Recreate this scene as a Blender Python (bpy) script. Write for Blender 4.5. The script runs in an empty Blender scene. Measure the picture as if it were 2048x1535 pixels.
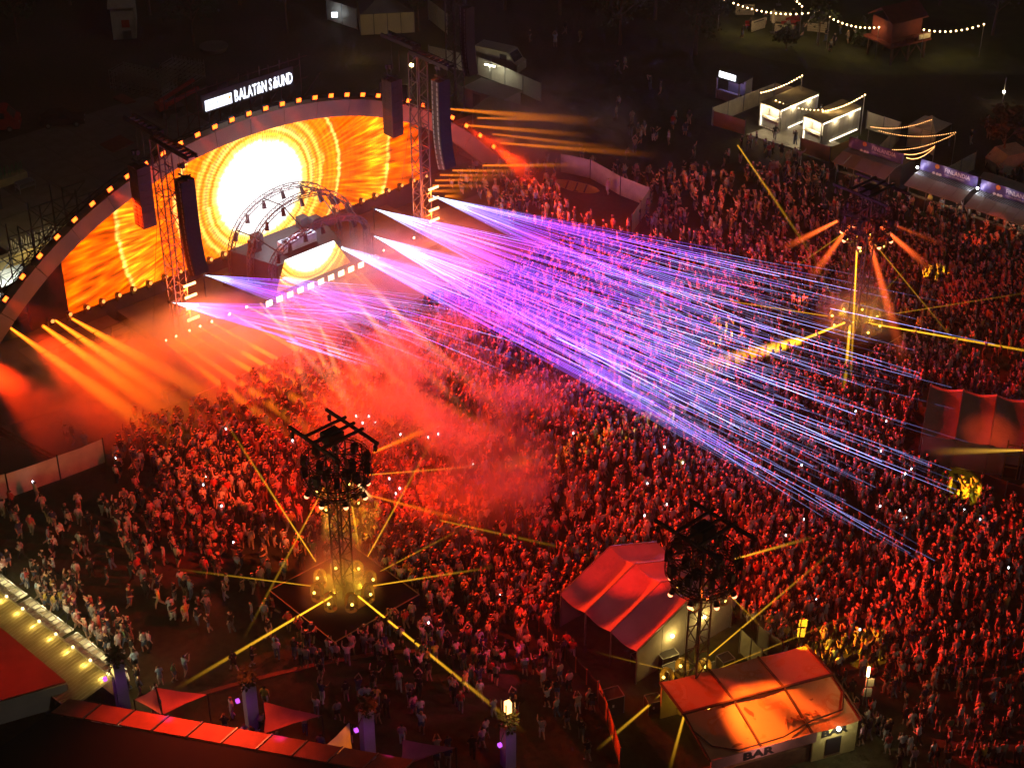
import bpy, math, random
import numpy as np
from mathutils import Vector, Matrix

# ------------------------------------------------------------------ camera, world, exposure
scene = bpy.context.scene
col = scene.collection
CAM_H, PITCH, FPX = 77.0, math.radians(32.6), 3500.0
cam = bpy.data.objects.new('camera', bpy.data.cameras.new('camera'))
col.objects.link(cam)
cam.location = (0, 0, CAM_H)
cam.rotation_euler = (math.pi / 2 - PITCH, 0, 0)
cam.data.sensor_width = 36.0
cam.data.lens = FPX / 2048 * 36.0
cam.data.clip_start = 1.0
cam.data.clip_end = 3000.0
scene.camera = cam

world = bpy.data.worlds.new('World')
scene.world = world
world.use_nodes = True
wn = world.node_tree
wn.nodes.clear()
w_out = wn.nodes.new('ShaderNodeOutputWorld')
w_bg = wn.nodes.new('ShaderNodeBackground')
w_sky = wn.nodes.new('ShaderNodeTexSky')
w_sky.sky_type = 'NISHITA'
w_sky.sun_disc = False
MOON_EL, MOON_ROT = math.radians(40.0), math.radians(120.0)
w_sky.sun_elevation = MOON_EL
w_sky.sun_rotation = MOON_ROT
w_bg.inputs['Strength'].default_value = 0.00003
wn.links.new(w_sky.outputs[0], w_bg.inputs['Color'])
wn.links.new(w_bg.outputs[0], w_out.inputs['Surface'])
moon = bpy.data.objects.new('moon', bpy.data.lights.new('moon', 'SUN'))
col.objects.link(moon)
moon.data.energy = 0.085
moon.data.angle = math.radians(4)
moon.data.color = (1.0, 0.86, 0.7)
moon.rotation_euler = (math.pi / 2 - MOON_EL, 0, math.pi - MOON_ROT)

scene.view_settings.view_transform = 'Standard'
scene.view_settings.look = 'None'
scene.view_settings.exposure = 0.35
scene.view_settings.gamma = 1.0
scene.view_settings.use_curve_mapping = False
cy = scene.cycles
cy.use_denoising = True
cy.max_bounces = 2
cy.diffuse_bounces = 0
cy.glossy_bounces = 1
cy.transmission_bounces = 1
cy.volume_bounces = 0
cy.transparent_max_bounces = 128
cy.caustics_reflective = False
cy.caustics_refractive = False
cy.sample_clamp_indirect = 3.0
cy.sample_clamp_direct = 30.0
cy.volume_step_rate = 1.0
cy.volume_max_steps = 64
cy.use_light_tree = True
cy.use_adaptive_sampling = True
cy.adaptive_threshold = 0.03
cy.adaptive_min_samples = 24
rng = random.Random(11)

# ------------------------------------------------------------------ picking points of the real ground from the calibrated camera
FW = np.array([0, math.cos(PITCH), -math.sin(PITCH)])
UP = np.array([0, math.sin(PITCH), math.cos(PITCH)])
CC = np.array([0, 0, CAM_H])
def at(px, py, z=0.0):
    d = FW + np.array([(px - 1024) / FPX, 0, 0]) - (py - 767.5) / FPX * UP
    p = CC + d * ((z - CAM_H) / d[2])
    return Vector((p[0], p[1], p[2]))
def pix(p):
    q = np.array(p) - CC
    w = q @ FW
    return 1024 + FPX * q[0] / w, 767.5 - FPX * (q @ UP) / w

# ------------------------------------------------------------------ materials
MATS = {}
def _new(name):
    m = bpy.data.materials.new(name)
    m.use_nodes = True
    m.node_tree.nodes.clear()
    return m, m.node_tree.nodes, m.node_tree.links
def mat(name, c, rough=0.75, var=0.2, scale=2.0, metal=0.0, bump=0.0, bscale=20.0, spec=0.3, coords='Object'):
    if name in MATS: return MATS[name]
    m, N, L = _new(name)
    o = N.new('ShaderNodeOutputMaterial'); p = N.new('ShaderNodeBsdfPrincipled')
    tc = N.new('ShaderNodeTexCoord'); nz = N.new('ShaderNodeTexNoise')
    nz.inputs['Scale'].default_value = scale; nz.inputs['Detail'].default_value = 5
    L.new(tc.outputs[coords], nz.inputs['Vector'])
    r = N.new('ShaderNodeValToRGB')
    r.color_ramp.elements[0].position = .3; r.color_ramp.elements[1].position = .7
    r.color_ramp.elements[0].color = tuple(max(0, x * (1 - var)) for x in c) + (1,)
    r.color_ramp.elements[1].color = tuple(min(1, x * (1 + var)) for x in c) + (1,)
    L.new(nz.outputs[0], r.inputs[0]); L.new(r.outputs[0], p.inputs['Base Color'])
    p.inputs['Roughness'].default_value = rough; p.inputs['Metallic'].default_value = metal
    p.inputs['Specular IOR Level'].default_value = spec
    if bump:
        n2 = N.new('ShaderNodeTexNoise'); n2.inputs['Scale'].default_value = bscale; n2.inputs['Detail'].default_value = 4
        L.new(tc.outputs[coords], n2.inputs['Vector'])
        b = N.new('ShaderNodeBump'); b.inputs['Strength'].default_value = bump; b.inputs['Distance'].default_value = .05
        L.new(n2.outputs[0], b.inputs['Height']); L.new(b.outputs[0], p.inputs['Normal'])
    L.new(p.outputs[0], o.inputs['Surface'])
    MATS[name] = m
    return m
def emis(name, c, s, sample=False):
    if name in MATS: return MATS[name]
    m, N, L = _new(name)
    o = N.new('ShaderNodeOutputMaterial'); e = N.new('ShaderNodeEmission')
    e.inputs[0].default_value = (*c, 1); e.inputs[1].default_value = s
    L.new(e.outputs[0], o.inputs['Surface'])
    m.cycles.emission_sampling = 'AUTO' if sample else 'NONE'
    MATS[name] = m
    return m
def glow(name, c, s):
    """light scattered by the air inside a beam: a volume that gives off light, no surface"""
    if name in MATS: return MATS[name]
    m, N, L = _new(name)
    o = N.new('ShaderNodeOutputMaterial'); e = N.new('ShaderNodeEmission')
    e.inputs[0].default_value = (*c, 1); e.inputs[1].default_value = s
    L.new(e.outputs[0], o.inputs['Volume'])
    m.cycles.homogeneous_volume = True
    MATS[name] = m
    return m

BLACK = mat('black_steel', (.02, .02, .022), .55, .3, 4, spec=.4)
STEEL = mat('galvanised_steel', (.35, .35, .36), .45, .2, 5, metal=.6)
DARKPAINT = mat('dark_paint', (.035, .033, .032), .6, .3, 3)
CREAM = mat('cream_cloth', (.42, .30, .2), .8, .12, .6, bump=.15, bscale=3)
WHITE = mat('white_paint', (.78, .77, .74), .6, .08, 1.5)
WOOD = mat('brown_wood', (.16, .09, .05), .8, .3, 3)
TARP = mat('cream_tarpaulin', (.6, .55, .42), .7, .15, 1.2, bump=.3, bscale=2)

# ------------------------------------------------------------------ builders
class MB:
    def __init__(self):
        self.v = []; self.f = []; self.m = []
    def add(self, vs, fs, mi=0):
        k = len(self.v)
        self.v += [tuple(p) for p in vs]
        self.f += [tuple(i + k for i in q) for q in fs]
        self.m += [mi] * len(fs)
        return self
    def box(self, c, s, rz=0.0, mi=0):
        x, y, z = s[0] / 2, s[1] / 2, s[2] / 2
        ca, sa = math.cos(rz), math.sin(rz)
        vs = []
        for dz in (-z, z):
            for dx, dy in ((-x, -y), (x, -y), (x, y), (-x, y)):
                vs.append((c[0] + dx * ca - dy * sa, c[1] + dx * sa + dy * ca, c[2] + dz))
        return self.add(vs, [(3, 2, 1, 0), (4, 5, 6, 7), (0, 1, 5, 4), (1, 2, 6, 5), (2, 3, 7, 6), (3, 0, 4, 7)], mi)
    def bar(self, p, q, w, h=None, mi=0):
        """square bar between two points"""
        h = h or w
        p, q = Vector(p), Vector(q); d = (q - p)
        if d.length < 1e-6: return self
        d.normalize()
        a = d.cross(Vector((0, 0, 1)))
        if a.length < 1e-3: a = Vector((1, 0, 0))
        a.normalize(); b = d.cross(a).normalized()
        vs = []
        for o in (p, q):
            for i, j in ((-1, -1), (1, -1), (1, 1), (-1, 1)):
                vs.append(o + a * (i * w / 2) + b * (j * h / 2))
        return self.add(vs, [(3, 2, 1, 0), (4, 5, 6, 7), (0, 1, 5, 4), (1, 2, 6, 5), (2, 3, 7, 6), (3, 0, 4, 7)], mi)
    def tube(self, p, q, r, r2=None, n=8, mi=0, cap=True):
        r2 = r if r2 is None else r2
        p, q = Vector(p), Vector(q); d = (q - p).normalized()
        a = d.cross(Vector((0, 0, 1)))
        if a.length < 1e-3: a = Vector((1, 0, 0))
        a.normalize(); b = d.cross(a).normalized()
        vs = []
        for o, rr in ((p, r), (q, r2)):
            for i in range(n):
                t = 2 * math.pi * i / n
                vs.append(o + a * (rr * math.cos(t)) + b * (rr * math.sin(t)))
        fs = [(i, (i + 1) % n, n + (i + 1) % n, n + i) for i in range(n)]
        if cap: fs += [tuple(range(n - 1, -1, -1)), tuple(range(n, 2 * n))]
        return self.add(vs, fs, mi)
    def lathe(self, c, prof, n=12, mi=0):
        vs = []; fs = []
        for r, z in prof:
            for i in range(n):
                t = 2 * math.pi * i / n
                vs.append((c[0] + r * math.cos(t), c[1] + r * math.sin(t), c[2] + z))
        for k in range(len(prof) - 1):
            for i in range(n):
                j = (i + 1) % n
                fs.append((k * n + i, k * n + j, (k + 1) * n + j, (k + 1) * n + i))
        fs.append(tuple(range(n - 1, -1, -1))); fs.append(tuple(range((len(prof) - 1) * n, len(prof) * n)))
        return self.add(vs, fs, mi)
    def prism(self, pts, off, mi=0):
        """closed slab: polygon pts swept by off"""
        n = len(pts); o = Vector(off)
        vs = [Vector(p) for p in pts] + [Vector(p) + o for p in pts]
        fs = [tuple(range(n - 1, -1, -1)), tuple(range(n, 2 * n))] + [(i, (i + 1) % n, n + (i + 1) % n, n + i) for i in range(n)]
        return self.add(vs, fs, mi)
    def truss(self, p, q, w=.3, seg=None, r=.03, up=None):
        """box truss: four chords and zigzag lacing on each side"""
        p, q = Vector(p), Vector(q); d = q - p; Ln = d.length; d.normalize()
        a = d.cross(Vector(up) if up is not None else Vector((0, 0, 1)))
        if a.length < 1e-3: a = Vector((1, 0, 0))
        a.normalize(); b = d.cross(a).normalized()
        cs = [a * (i * w / 2) + b * (j * w / 2) for i, j in ((-1, -1), (1, -1), (1, 1), (-1, 1))]
        for c in cs: self.bar(p + c, q + c, r * 2)
        n = seg or max(2, int(round(Ln / (w * 1.1))))
        for s in range(n):
            A = p + d * (Ln * s / n); B = p + d * (Ln * (s + 1) / n)
            for k in range(4):
                c1, c2 = cs[k], cs[(k + 1) % 4]
                if s % 2: c1, c2 = c2, c1
                self.bar(A + c1, B + c2, r * 1.2)
        return self
    def build(self, name, m, parent=None, smooth=False, loc=None, rz=0.0):
        me = bpy.data.meshes.new(name)
        me.from_pydata([tuple(x) for x in self.v], [], self.f)
        ms = m if isinstance(m, (list, tuple)) else [m]
        for x in ms: me.materials.append(x)
        if len(ms) > 1: me.polygons.foreach_set('material_index', self.m)
        if smooth: me.polygons.foreach_set('use_smooth', [True] * len(me.polygons))
        me.update()
        return place(name, me, parent, loc, rz)
def place(name, me, parent=None, loc=None, rz=0.0):
    o = bpy.data.objects.new(name, me); col.objects.link(o)
    if loc is not None: o.location = loc
    if rz: o.rotation_euler = (0, 0, rz)
    if parent is not None: o.parent = parent
    return o
def tag(o, label=None, cat=None, group=None, kind=None):
    if label: o['label'] = label
    if cat: o['category'] = cat
    if group: o['group'] = group
    if kind: o['kind'] = kind
    return o
def thing(name, label, cat, loc=(0, 0, 0), rz=0.0, group=None):
    o = bpy.data.objects.new(name, None); col.objects.link(o)
    o.empty_display_size = .3
    o.location = loc; o.rotation_euler = (0, 0, rz)
    return tag(o, label, cat, group)
def copy_tree(o, parent=None):
    c = o.copy(); col.objects.link(c); c.parent = parent
    for ch in o.children: copy_tree(ch, c)
    return c
def aim(o, target):
    d = Vector(target) - Vector(o.location)
    o.rotation_euler = d.to_track_quat('-Z', 'Y').to_euler()
def spot(loc, target, c, watts, deg, blend=.4, size=.15, name='spot_lamp'):
    l = bpy.data.lights.new(name, 'SPOT'); l.energy = watts; l.color = c
    l.spot_size = math.radians(deg); l.spot_blend = blend; l.shadow_soft_size = size
    o = bpy.data.objects.new(name, l); col.objects.link(o); o.location = loc
    aim(o, target)
    return o
def point(loc, c, watts, size=.1, name='bulb_lamp'):
    l = bpy.data.lights.new(name, 'POINT'); l.energy = watts; l.color = c; l.shadow_soft_size = size
    o = bpy.data.objects.new(name, l); col.objects.link(o); o.location = loc
    return o
def text_mesh(name, s, size, depth, m, parent, loc, rot, sx=1.0, align='LEFT', bold=0.0):
    """raised lettering turned into a mesh"""
    cu = bpy.data.curves.new(name, 'FONT'); cu.body = s; cu.size = size; cu.extrude = depth; cu.align_x = align
    cu.offset = bold; cu.resolution_u = 2
    t = bpy.data.objects.new(name, cu); col.objects.link(t)
    dg = bpy.context.evaluated_depsgraph_get()
    me = bpy.data.meshes.new_from_object(t.evaluated_get(dg))
    bpy.data.objects.remove(t)
    me.materials.clear(); me.materials.append(m)
    o = place(name, me, parent, loc)
    o.rotation_euler = rot; o.scale = (sx, 1, 1)
    return o
BEAMS = []
def cone_beam(name, label, p, q, r0, r1, c, s, fall=1.25):
    """the lit air of a spotlight: a closed cone along local z, bright at the lamp, thinning outwards and along the throw"""
    p, q = Vector(p), Vector(q); Ln = (q - p).length
    m, N, L = _new('beam_glow')
    def op(kind, a, b=None):
        n = N.new('ShaderNodeMath'); n.operation = kind; n.use_clamp = False
        for i, x in enumerate((a, b)):
            if x is None: continue
            if isinstance(x, (int, float)): n.inputs[i].default_value = x
            else: L.new(x, n.inputs[i])
        return n.outputs[0]
    tc = N.new('ShaderNodeTexCoord'); sp = N.new('ShaderNodeSeparateXYZ'); L.new(tc.outputs['Object'], sp.inputs[0])
    u = op('MAXIMUM', op('MINIMUM', op('DIVIDE', sp.outputs[2], Ln), 1.0), 0.0)
    r = op('ADD', r0, op('MULTIPLY', u, r1 - r0))
    rho2 = op('DIVIDE', op('ADD', op('MULTIPLY', sp.outputs[0], sp.outputs[0]), op('MULTIPLY', sp.outputs[1], sp.outputs[1])), op('MULTIPLY', r, r))
    soft = op('POWER', op('MAXIMUM', op('SUBTRACT', 1.0, rho2), 0.0), 1.5)
    k = op('MULTIPLY', op('POWER', op('DIVIDE', r0, r), fall), op('POWER', op('SUBTRACT', 1.0, u), 1.5))
    e = N.new('ShaderNodeEmission'); e.inputs[0].default_value = (*c, 1)
    L.new(op('MULTIPLY', op('MULTIPLY', soft, k), s * 1.25), e.inputs[1])
    o_ = N.new('ShaderNodeOutputMaterial'); L.new(e.outputs[0], o_.inputs['Volume'])
    o = MB().tube((0, 0, 0), (0, 0, Ln), r0, r1, n=12).build(name, m)
    o.location = p; o.rotation_euler = (q - p).to_track_quat('Z', 'Y').to_euler()
    tag(o, label, 'light beam', None, 'stuff')
    BEAMS.append(o)
    return o

# ------------------------------------------------------------------ lamp powers (watts) of the show
WASH_W, BLIND_W, BAR_W, TOWER_W, NEAR_N = 36000, 700, 1500, 44, 300
LASER = 2.3
CROWN_W = 8500
HAZE = .0010
SMOKE = .38
POOLS = [((1731, 454), 9.4, (1310, 840), (1, .55, .02), 2600, 4.5), ((1688, 466), 9.0, (1430, 690), (1, .6, .03), 2600, 4), ((1690, 645), 9.0, (1440, 650), (1, .6, .03), 900, 6), ((1738, 474), 9.0, (1870, 545), (1, .55, .02), 1200, 6),
         ((1699, 452), 9.4, (1600, 600), (1, .18, .06), 2600, 12), ((1675, 442), 9.5, (1430, 400), (1, .16, .04), 2600, 9), ((1759, 450), 9.5, (1990, 460), (1, .14, .03), 2600, 9), ((1731, 454), 9.4, (1810, 760), (1, .10, .03), 1500, 14),
         ((1460, 1100), 10.5, (1900, 1120), (1, .07, .03), 5200, 16), ((1460, 1130), 10.5, (1960, 1290), (1, .06, .03), 4200, 15), ((1440, 1180), 9.5, (1680, 1290), (1, .55, .03), 900, 12), ((1440, 1150), 9.5, (1760, 1220), (1, .07, .03), 2200, 16), ((1420, 1180), 9.5, (2000, 1460), (1, .06, .06), 3000, 18),
         ((1340, 1170), 9.5, (980, 1220), (1, .08, .04), 900, 18), ((1340, 1150), 9.5, (900, 1330), (.9, .06, .5), 520, 30), ((740, 950), 9.6, (1000, 1000), (1, .08, .02), 1800, 16), ((610, 950), 9.6, (430, 950), (1, .16, .03), 2600, 20), ((620, 970), 9.6, (560, 1090), (1, .2, .03), 900, 24), ((740, 960), 9.6, (1190, 880), (1, .5, .03), 900, 5), ((720, 985), 9.2, (700, 1040), (1, .55, .05), 260, 20), ((645, 975), 9.3, (560, 1330), (1, .09, .05), 450, 34), ((1960, 930), 6.0, (1930, 975), (1, .55, .02), 260, 20),
         ((640, 960), 9.5, (240, 1215), (1, .12, .05), 1400, 14), ((760, 960), 9.6, (890, 745), (1, .6, .03), 500, 3)]

# ------------------------------------------------------------------ ground
gm, N, L = _new('trampled_ground')
o_ = N.new('ShaderNodeOutputMaterial'); p_ = N.new('ShaderNodeBsdfPrincipled'); tc = N.new('ShaderNodeTexCoord')
n1 = N.new('ShaderNodeTexNoise'); n1.inputs['Scale'].default_value = .09; n1.inputs['Detail'].default_value = 6
n2 = N.new('ShaderNodeTexNoise'); n2.inputs['Scale'].default_value = 2.2; n2.inputs['Detail'].default_value = 8
L.new(tc.outputs['Object'], n1.inputs['Vector']); L.new(tc.outputs['Object'], n2.inputs['Vector'])
r1 = N.new('ShaderNodeValToRGB'); r1.color_ramp.elements[0].position = .38; r1.color_ramp.elements[1].position = .62
r1.color_ramp.elements[0].color = (.055, .065, .022, 1); r1.color_ramp.elements[1].color = (.11, .085, .05, 1)
r2 = N.new('ShaderNodeValToRGB'); r2.color_ramp.elements[0].position = .3; r2.color_ramp.elements[0].color = (.5, .5, .5, 1); r2.color_ramp.elements[1].color = (1.3, 1.25, 1.2, 1)
mx = N.new('ShaderNodeMix'); mx.data_type = 'RGBA'; mx.blend_type = 'MULTIPLY'; mx.inputs[0].default_value = 1
L.new(n1.outputs[0], r1.inputs[0]); L.new(n2.outputs[0], r2.inputs[0])
L.new(r1.outputs[0], mx.inputs[6]); L.new(r2.outputs[0], mx.inputs[7]); L.new(mx.outputs[2], p_.inputs['Base Color'])
p_.inputs['Roughness'].default_value = .95; p_.inputs['Specular IOR Level'].default_value = .1
bp = N.new('ShaderNodeBump'); bp.inputs['Strength'].default_value = .6; bp.inputs['Distance'].default_value = .1
L.new(n2.outputs[0], bp.inputs['Height']); L.new(bp.outputs[0], p_.inputs['Normal']); L.new(p_.outputs[0], o_.inputs['Surface'])
g = MB().add([(-420, -80, 0), (420, -80, 0), (420, 700, 0), (-420, 700, 0)], [(0, 1, 2, 3)]).build('ground', gm)
tag(g, 'trampled grass and dirt of the festival field', None, None, 'structure')

# stage axes: x along the front of the stage, -y towards the audience
ANG = math.radians(42.593)
A0 = Vector((-37.3, 127.3, 0))
DV = Vector((math.cos(ANG), math.sin(ANG), 0)); QV = Vector((math.sin(ANG), -math.cos(ANG), 0))
def S(s, t, z=0.0): return A0 + DV * s + QV * t + Vector((0, 0, z))
def to_st(p):
    w = Vector((p[0], p[1], 0)) - A0
    return w.dot(DV), w.dot(QV)
SC = 19.65   # middle of the stage

# paved service yard behind the stage, slab by slab, and the hard floor in front of the stage
SLAB = mat('concrete_slab', (.17, .14, .11), .85, .25, .7, bump=.2)
yard = MB().prism([S(-14, -40, -.3), S(34, -40, -.3), S(34, -10.5, -.3), S(-14, -10.5, -.3)][::-1], (0, 0, .302)).build('paved_yard', mat('yard_joint', (.05, .045, .04), .9))
tag(yard, 'concrete paved service yard behind the stage', None, None, 'structure')
slab = MB().box((0, 0, .01), (3.92, 3.92, .03))
first = None
for i in range(12):
    for j in range(7):
        p = S(-12 + 4 * i, -38.2 + 4 * j, rng.uniform(-.004, .004))
        if first is None: first = slab.build('paving_slab', SLAB, yard, loc=p, rz=ANG); sl = first
        else: sl = place('paving_slab', first.data, yard, p, ANG)
pit = MB().prism([S(-16, 2.6, .004), S(46, 2.6, .004), S(46, 15.2, .004), S(-10, 15.6, .004), S(-22, 14, .004)][::-1], (0, 0, .02)).build('pit_floor', mat('pit_floor_plates', (.11, .085, .07), .7, .2, .5, bump=.1))
tag(pit, 'hard floor plates of the pit in front of the stage', None, None, 'structure')
plate = MB().box((0, 0, .034), (2.9, 2.9, .02))
pm = mat('pit_plate', (.13, .10, .08), .65, .22, .8)
pf = None
for i in range(19):
    for j in range(4):
        p = S(-9 + 3 * i, 4.3 + 3 * j, rng.uniform(-.003, .003))
        if pf is None: pf = plate.build('floor_plate', pm, pit, loc=p, rz=ANG)
        else: place('floor_plate', pf.data, pit, p, ANG)

# ------------------------------------------------------------------ the stage
def arch(s):
    x = s - SC
    return 14.5 - .0115 * x * x - 4.5e-6 * x ** 4
def arch_n(s):
    x = s - SC
    g_ = -(.023 * x + 1.8e-5 * x ** 3)
    l = math.hypot(1, g_)
    return -g_ / l, 1 / l
def arch_in(s):   # lower edge of the band, solved on the vertical
    nx, nz = arch_n(s)
    return arch(s) - 1.55 / nz
stage = thing('main_stage', 'huge arched concert stage with glowing orange screens and cream arch band', 'stage', A0, ANG)
MB().box((SC, 5.1, 1.0), (52, 9.2, 2.0)).build('deck', mat('stage_deck', (.04, .035, .035), .5, .3, 1.5), stage)
MB().box((SC, -3.6, .45), (30, 8.0, .9)).build('lower_deck', mat('lower_deck', (.1, .075, .065), .55, .25, 1), stage)
MB().box((-.6, -1.5, .45), (8.6, 3.6, .9)).build('side_walkway', mat('lower_deck', (.1, .075, .065)), stage)
rail = MB()
for x in np.arange(-4.6, 3.8, 1.65): rail.bar((x, -3.2, .9), (x, -3.2, 2.0), .05)
for z in (1.45, 2.0): rail.bar((-4.7, -3.2, z), (3.8, -3.2, z), .05)
rail.build('railing', BLACK, stage)
# screens
sm, N, L = _new('led_screen_tunnel')
def Mth(op, a, b=None, c=None):
    n = N.new('ShaderNodeMath'); n.operation = op
    for i, x in enumerate((a, b, c)):
        if x is None: continue
        if isinstance(x, (int, float)): n.inputs[i].default_value = x
        else: L.new(x, n.inputs[i])
    return n.outputs[0]
def screen_nodes(cx, cz, R, gain=1.8):
    tc = N.new('ShaderNodeTexCoord'); sp = N.new('ShaderNodeSeparateXYZ'); L.new(tc.outputs['Object'], sp.inputs[0])
    x = Mth('SUBTRACT', sp.outputs[0], cx); z = Mth('SUBTRACT', sp.outputs[2], cz)
    r = Mth('DIVIDE', Mth('SQRT', Mth('ADD', Mth('MULTIPLY', x, x), Mth('MULTIPLY', z, z))), R)
    th = Mth('ARCTAN2', z, x)
    cb = N.new('ShaderNodeCombineXYZ'); L.new(Mth('MULTIPLY', r, 3.0), cb.inputs[0]); L.new(Mth('MULTIPLY', th, 9.0), cb.inputs[1])
    nz = N.new('ShaderNodeTexNoise'); nz.inputs['Scale'].default_value = 1.3; nz.inputs['Detail'].default_value = 4; L.new(cb.outputs[0], nz.inputs['Vector'])
    cb2 = N.new('ShaderNodeCombineXYZ'); L.new(Mth('MULTIPLY', r, 9.0), cb2.inputs[0]); L.new(Mth('MULTIPLY', th, 1.2), cb2.inputs[1])
    nz2 = N.new('ShaderNodeTexNoise'); nz2.inputs['Scale'].default_value = 1.0; nz2.inputs['Detail'].default_value = 3; L.new(cb2.outputs[0], nz2.inputs['Vector'])
    cb3 = N.new('ShaderNodeCombineXYZ'); L.new(Mth('MULTIPLY', r, 14.0), cb3.inputs[0]); L.new(Mth('MULTIPLY', th, 60.0), cb3.inputs[1])
    nz3 = N.new('ShaderNodeTexNoise'); nz3.inputs['Scale'].default_value = .6; nz3.inputs['Detail'].default_value = 1; L.new(cb3.outputs[0], nz3.inputs['Vector'])
    rr = Mth('ADD', Mth('ADD', r, Mth('MULTIPLY', Mth('SUBTRACT', nz.outputs[0], .5), .045)), Mth('MULTIPLY', Mth('SUBTRACT', nz2.outputs[0], .5), .05))
    ramp = N.new('ShaderNodeValToRGB'); cr = ramp.color_ramp
    pts = [(0, (1, 1, 1)), (.21, (1, 1, 1)), (.235, (1, .7, .15)), (.262, (1, .30, .012)), (.285, (1, .6, .12)), (.31, (1, .19, .004)), (.345, (1, .46, .06)), (.36, (1, .13, .002)), (.43, (1, .16, .003)), (.445, (1, .5, .1)), (.458, (.9, .09, .0)), (.6, (.95, .11, .001)), (.72, (1, .22, .006)), (.735, (1, .5, .08)), (.75, (.85, .08, .0)), (1, (.75, .06, .0))]
    while len(cr.elements) < len(pts): cr.elements.new(.5)
    for e, (p, c) in zip(cr.elements, pts): e.position = p; e.color = (*c, 1)
    L.new(rr, ramp.inputs[0])
    dash = Mth('ADD', .8, Mth('ADD', Mth('MULTIPLY', .28, Mth('SINE', Mth('MULTIPLY', th, 130))), Mth('MULTIPLY', .34, Mth('SINE', Mth('MULTIPLY', r, 230)))))
    core = N.new('ShaderNodeMapRange'); core.interpolation_type = 'SMOOTHSTEP'
    core.inputs[1].default_value = .195; core.inputs[2].default_value = .275; core.inputs[3].default_value = 1; core.inputs[4].default_value = 0
    L.new(rr, core.inputs[0])
    st1 = Mth('ADD', .35, Mth('MULTIPLY', 1.3, nz2.outputs[0]))
    st2 = Mth('POWER', Mth('MULTIPLY', nz3.outputs[0], 1.95), 3.4)
    far = N.new('ShaderNodeMapRange'); far.inputs[1].default_value = .3; far.inputs[2].default_value = .6; L.new(r, far.inputs[0])
    pat = Mth('ADD', Mth('MULTIPLY', dash, Mth('SUBTRACT', 1.0, far.outputs[0])), Mth('MULTIPLY', st2, far.outputs[0]))
    k = Mth('MULTIPLY', st1, Mth('ADD', .25, Mth('MULTIPLY', pat, .95)))
    k = Mth('ADD', Mth('MULTIPLY', k, Mth('SUBTRACT', 1.0, core.outputs[0])), Mth('MULTIPLY', core.outputs[0], 1.0))
    e = N.new('ShaderNodeEmission'); L.new(ramp.outputs[0], e.inputs[0]); L.new(Mth('MULTIPLY', k, gain), e.inputs[1])
    o = N.new('ShaderNodeOutputMaterial'); L.new(e.outputs[0], o.inputs['Surface'])
screen_nodes(20.6, 7.2, 20.0)
sm.cycles.emission_sampling = 'AUTO'
for a, b in ((.3, 8.2), (8.22, 30.3), (30.32, 39.2)):
    n = 14
    top = [(a + (b - a) * i / n, .62, arch_in(a + (b - a) * i / n) + .1) for i in range(n + 1)]
    MB().prism([(a, .62, 2.06), (b, .62, 2.06)] + top[::-1], (0, .15, 0)).build('led_screen', sm, stage)
drape = mat('black_drape', (.012, .01, .01), .9, .3, 2, bump=.4, bscale=4)
for a, b in ((-3.2, .27), (39.23, 42.6)):
    MB().prism([(a, .5, 2.02), (b, .5, 2.02), (b, .5, arch_in(b)), (a, .5, arch_in(a))], (0, .3, 0)).build('side_drape', drape, stage)
MB().prism([(a_, 1.2, 2.02) if k == 0 else (a_, 1.2, 2.02) for k, a_ in enumerate((-3, 42))] + [(s, 1.2, arch_in(s) + .6) for s in np.linspace(42, -3, 24)], (0, .2, 0)).build('back_drape', drape, stage)
# cream band, panel by panel
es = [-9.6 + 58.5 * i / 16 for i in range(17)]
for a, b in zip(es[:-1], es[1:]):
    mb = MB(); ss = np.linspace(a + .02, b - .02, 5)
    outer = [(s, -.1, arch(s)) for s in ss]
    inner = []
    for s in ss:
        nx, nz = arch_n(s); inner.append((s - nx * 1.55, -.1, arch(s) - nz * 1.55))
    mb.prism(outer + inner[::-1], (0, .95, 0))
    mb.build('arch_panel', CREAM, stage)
# roof truss ring right behind the band and the scaffold that carries it
mb = MB()
pts = [(s, 1.3, arch(s) - .3) for s in np.linspace(-9, 48.3, 24)]
for p, q in zip(pts[:-1], pts[1:]): mb.truss(p, q, .6, 2, .035, up=(0, 1, 0))
mb.build('arch_truss', BLACK, stage)
mb = MB()
for ys in (2.6, 5.0, 7.4, 9.6):
    for x in np.arange(-9, 5, 2.3):
        h = max(2.4, arch(x) - .4 - (ys - 2.6) * .25)
        mb.bar((x, ys, 0), (x, ys, h), .09)
        z = 2.0
        while z < h:
            mb.bar((x, ys, z), (x + 2.3, ys, z), .06)
            if ys < 9: mb.bar((x, ys, z), (x, ys + 2.4, z), .06)
            mb.bar((x, ys, z - 1.9), (x + 2.3, ys, z), .05) if (int(x * 3 + ys) % 2) else mb.bar((x + 2.3, ys, z - 1.9), (x, ys, z), .05)
            z += 2.0
mb.build('scaffolding', mat('scaffold_tube', (.09, .085, .08), .5, .3, 3, metal=.4), stage)
mb = MB()
for x in np.arange(36.5, 47, 2.3):
    for ys in (2.6, 6.0):
        h = max(2.4, arch(x) - .6)
        mb.bar((x, ys, 0), (x, ys, h), .09)
        for z in np.arange(2, h, 2): mb.bar((x, ys, z), (x + 2.3, ys, z), .06)
mb.build('scaffolding', MATS['scaffold_tube'], stage)
MB().box((-4.5, 5.6, 7.6), (4.2, 2.4, .15)).build('service_platform', BLACK, stage)
MB().box((-1.2, 4.0, 4.4), (5.0, 1.4, .15)).build('service_platform', BLACK, stage)

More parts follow.
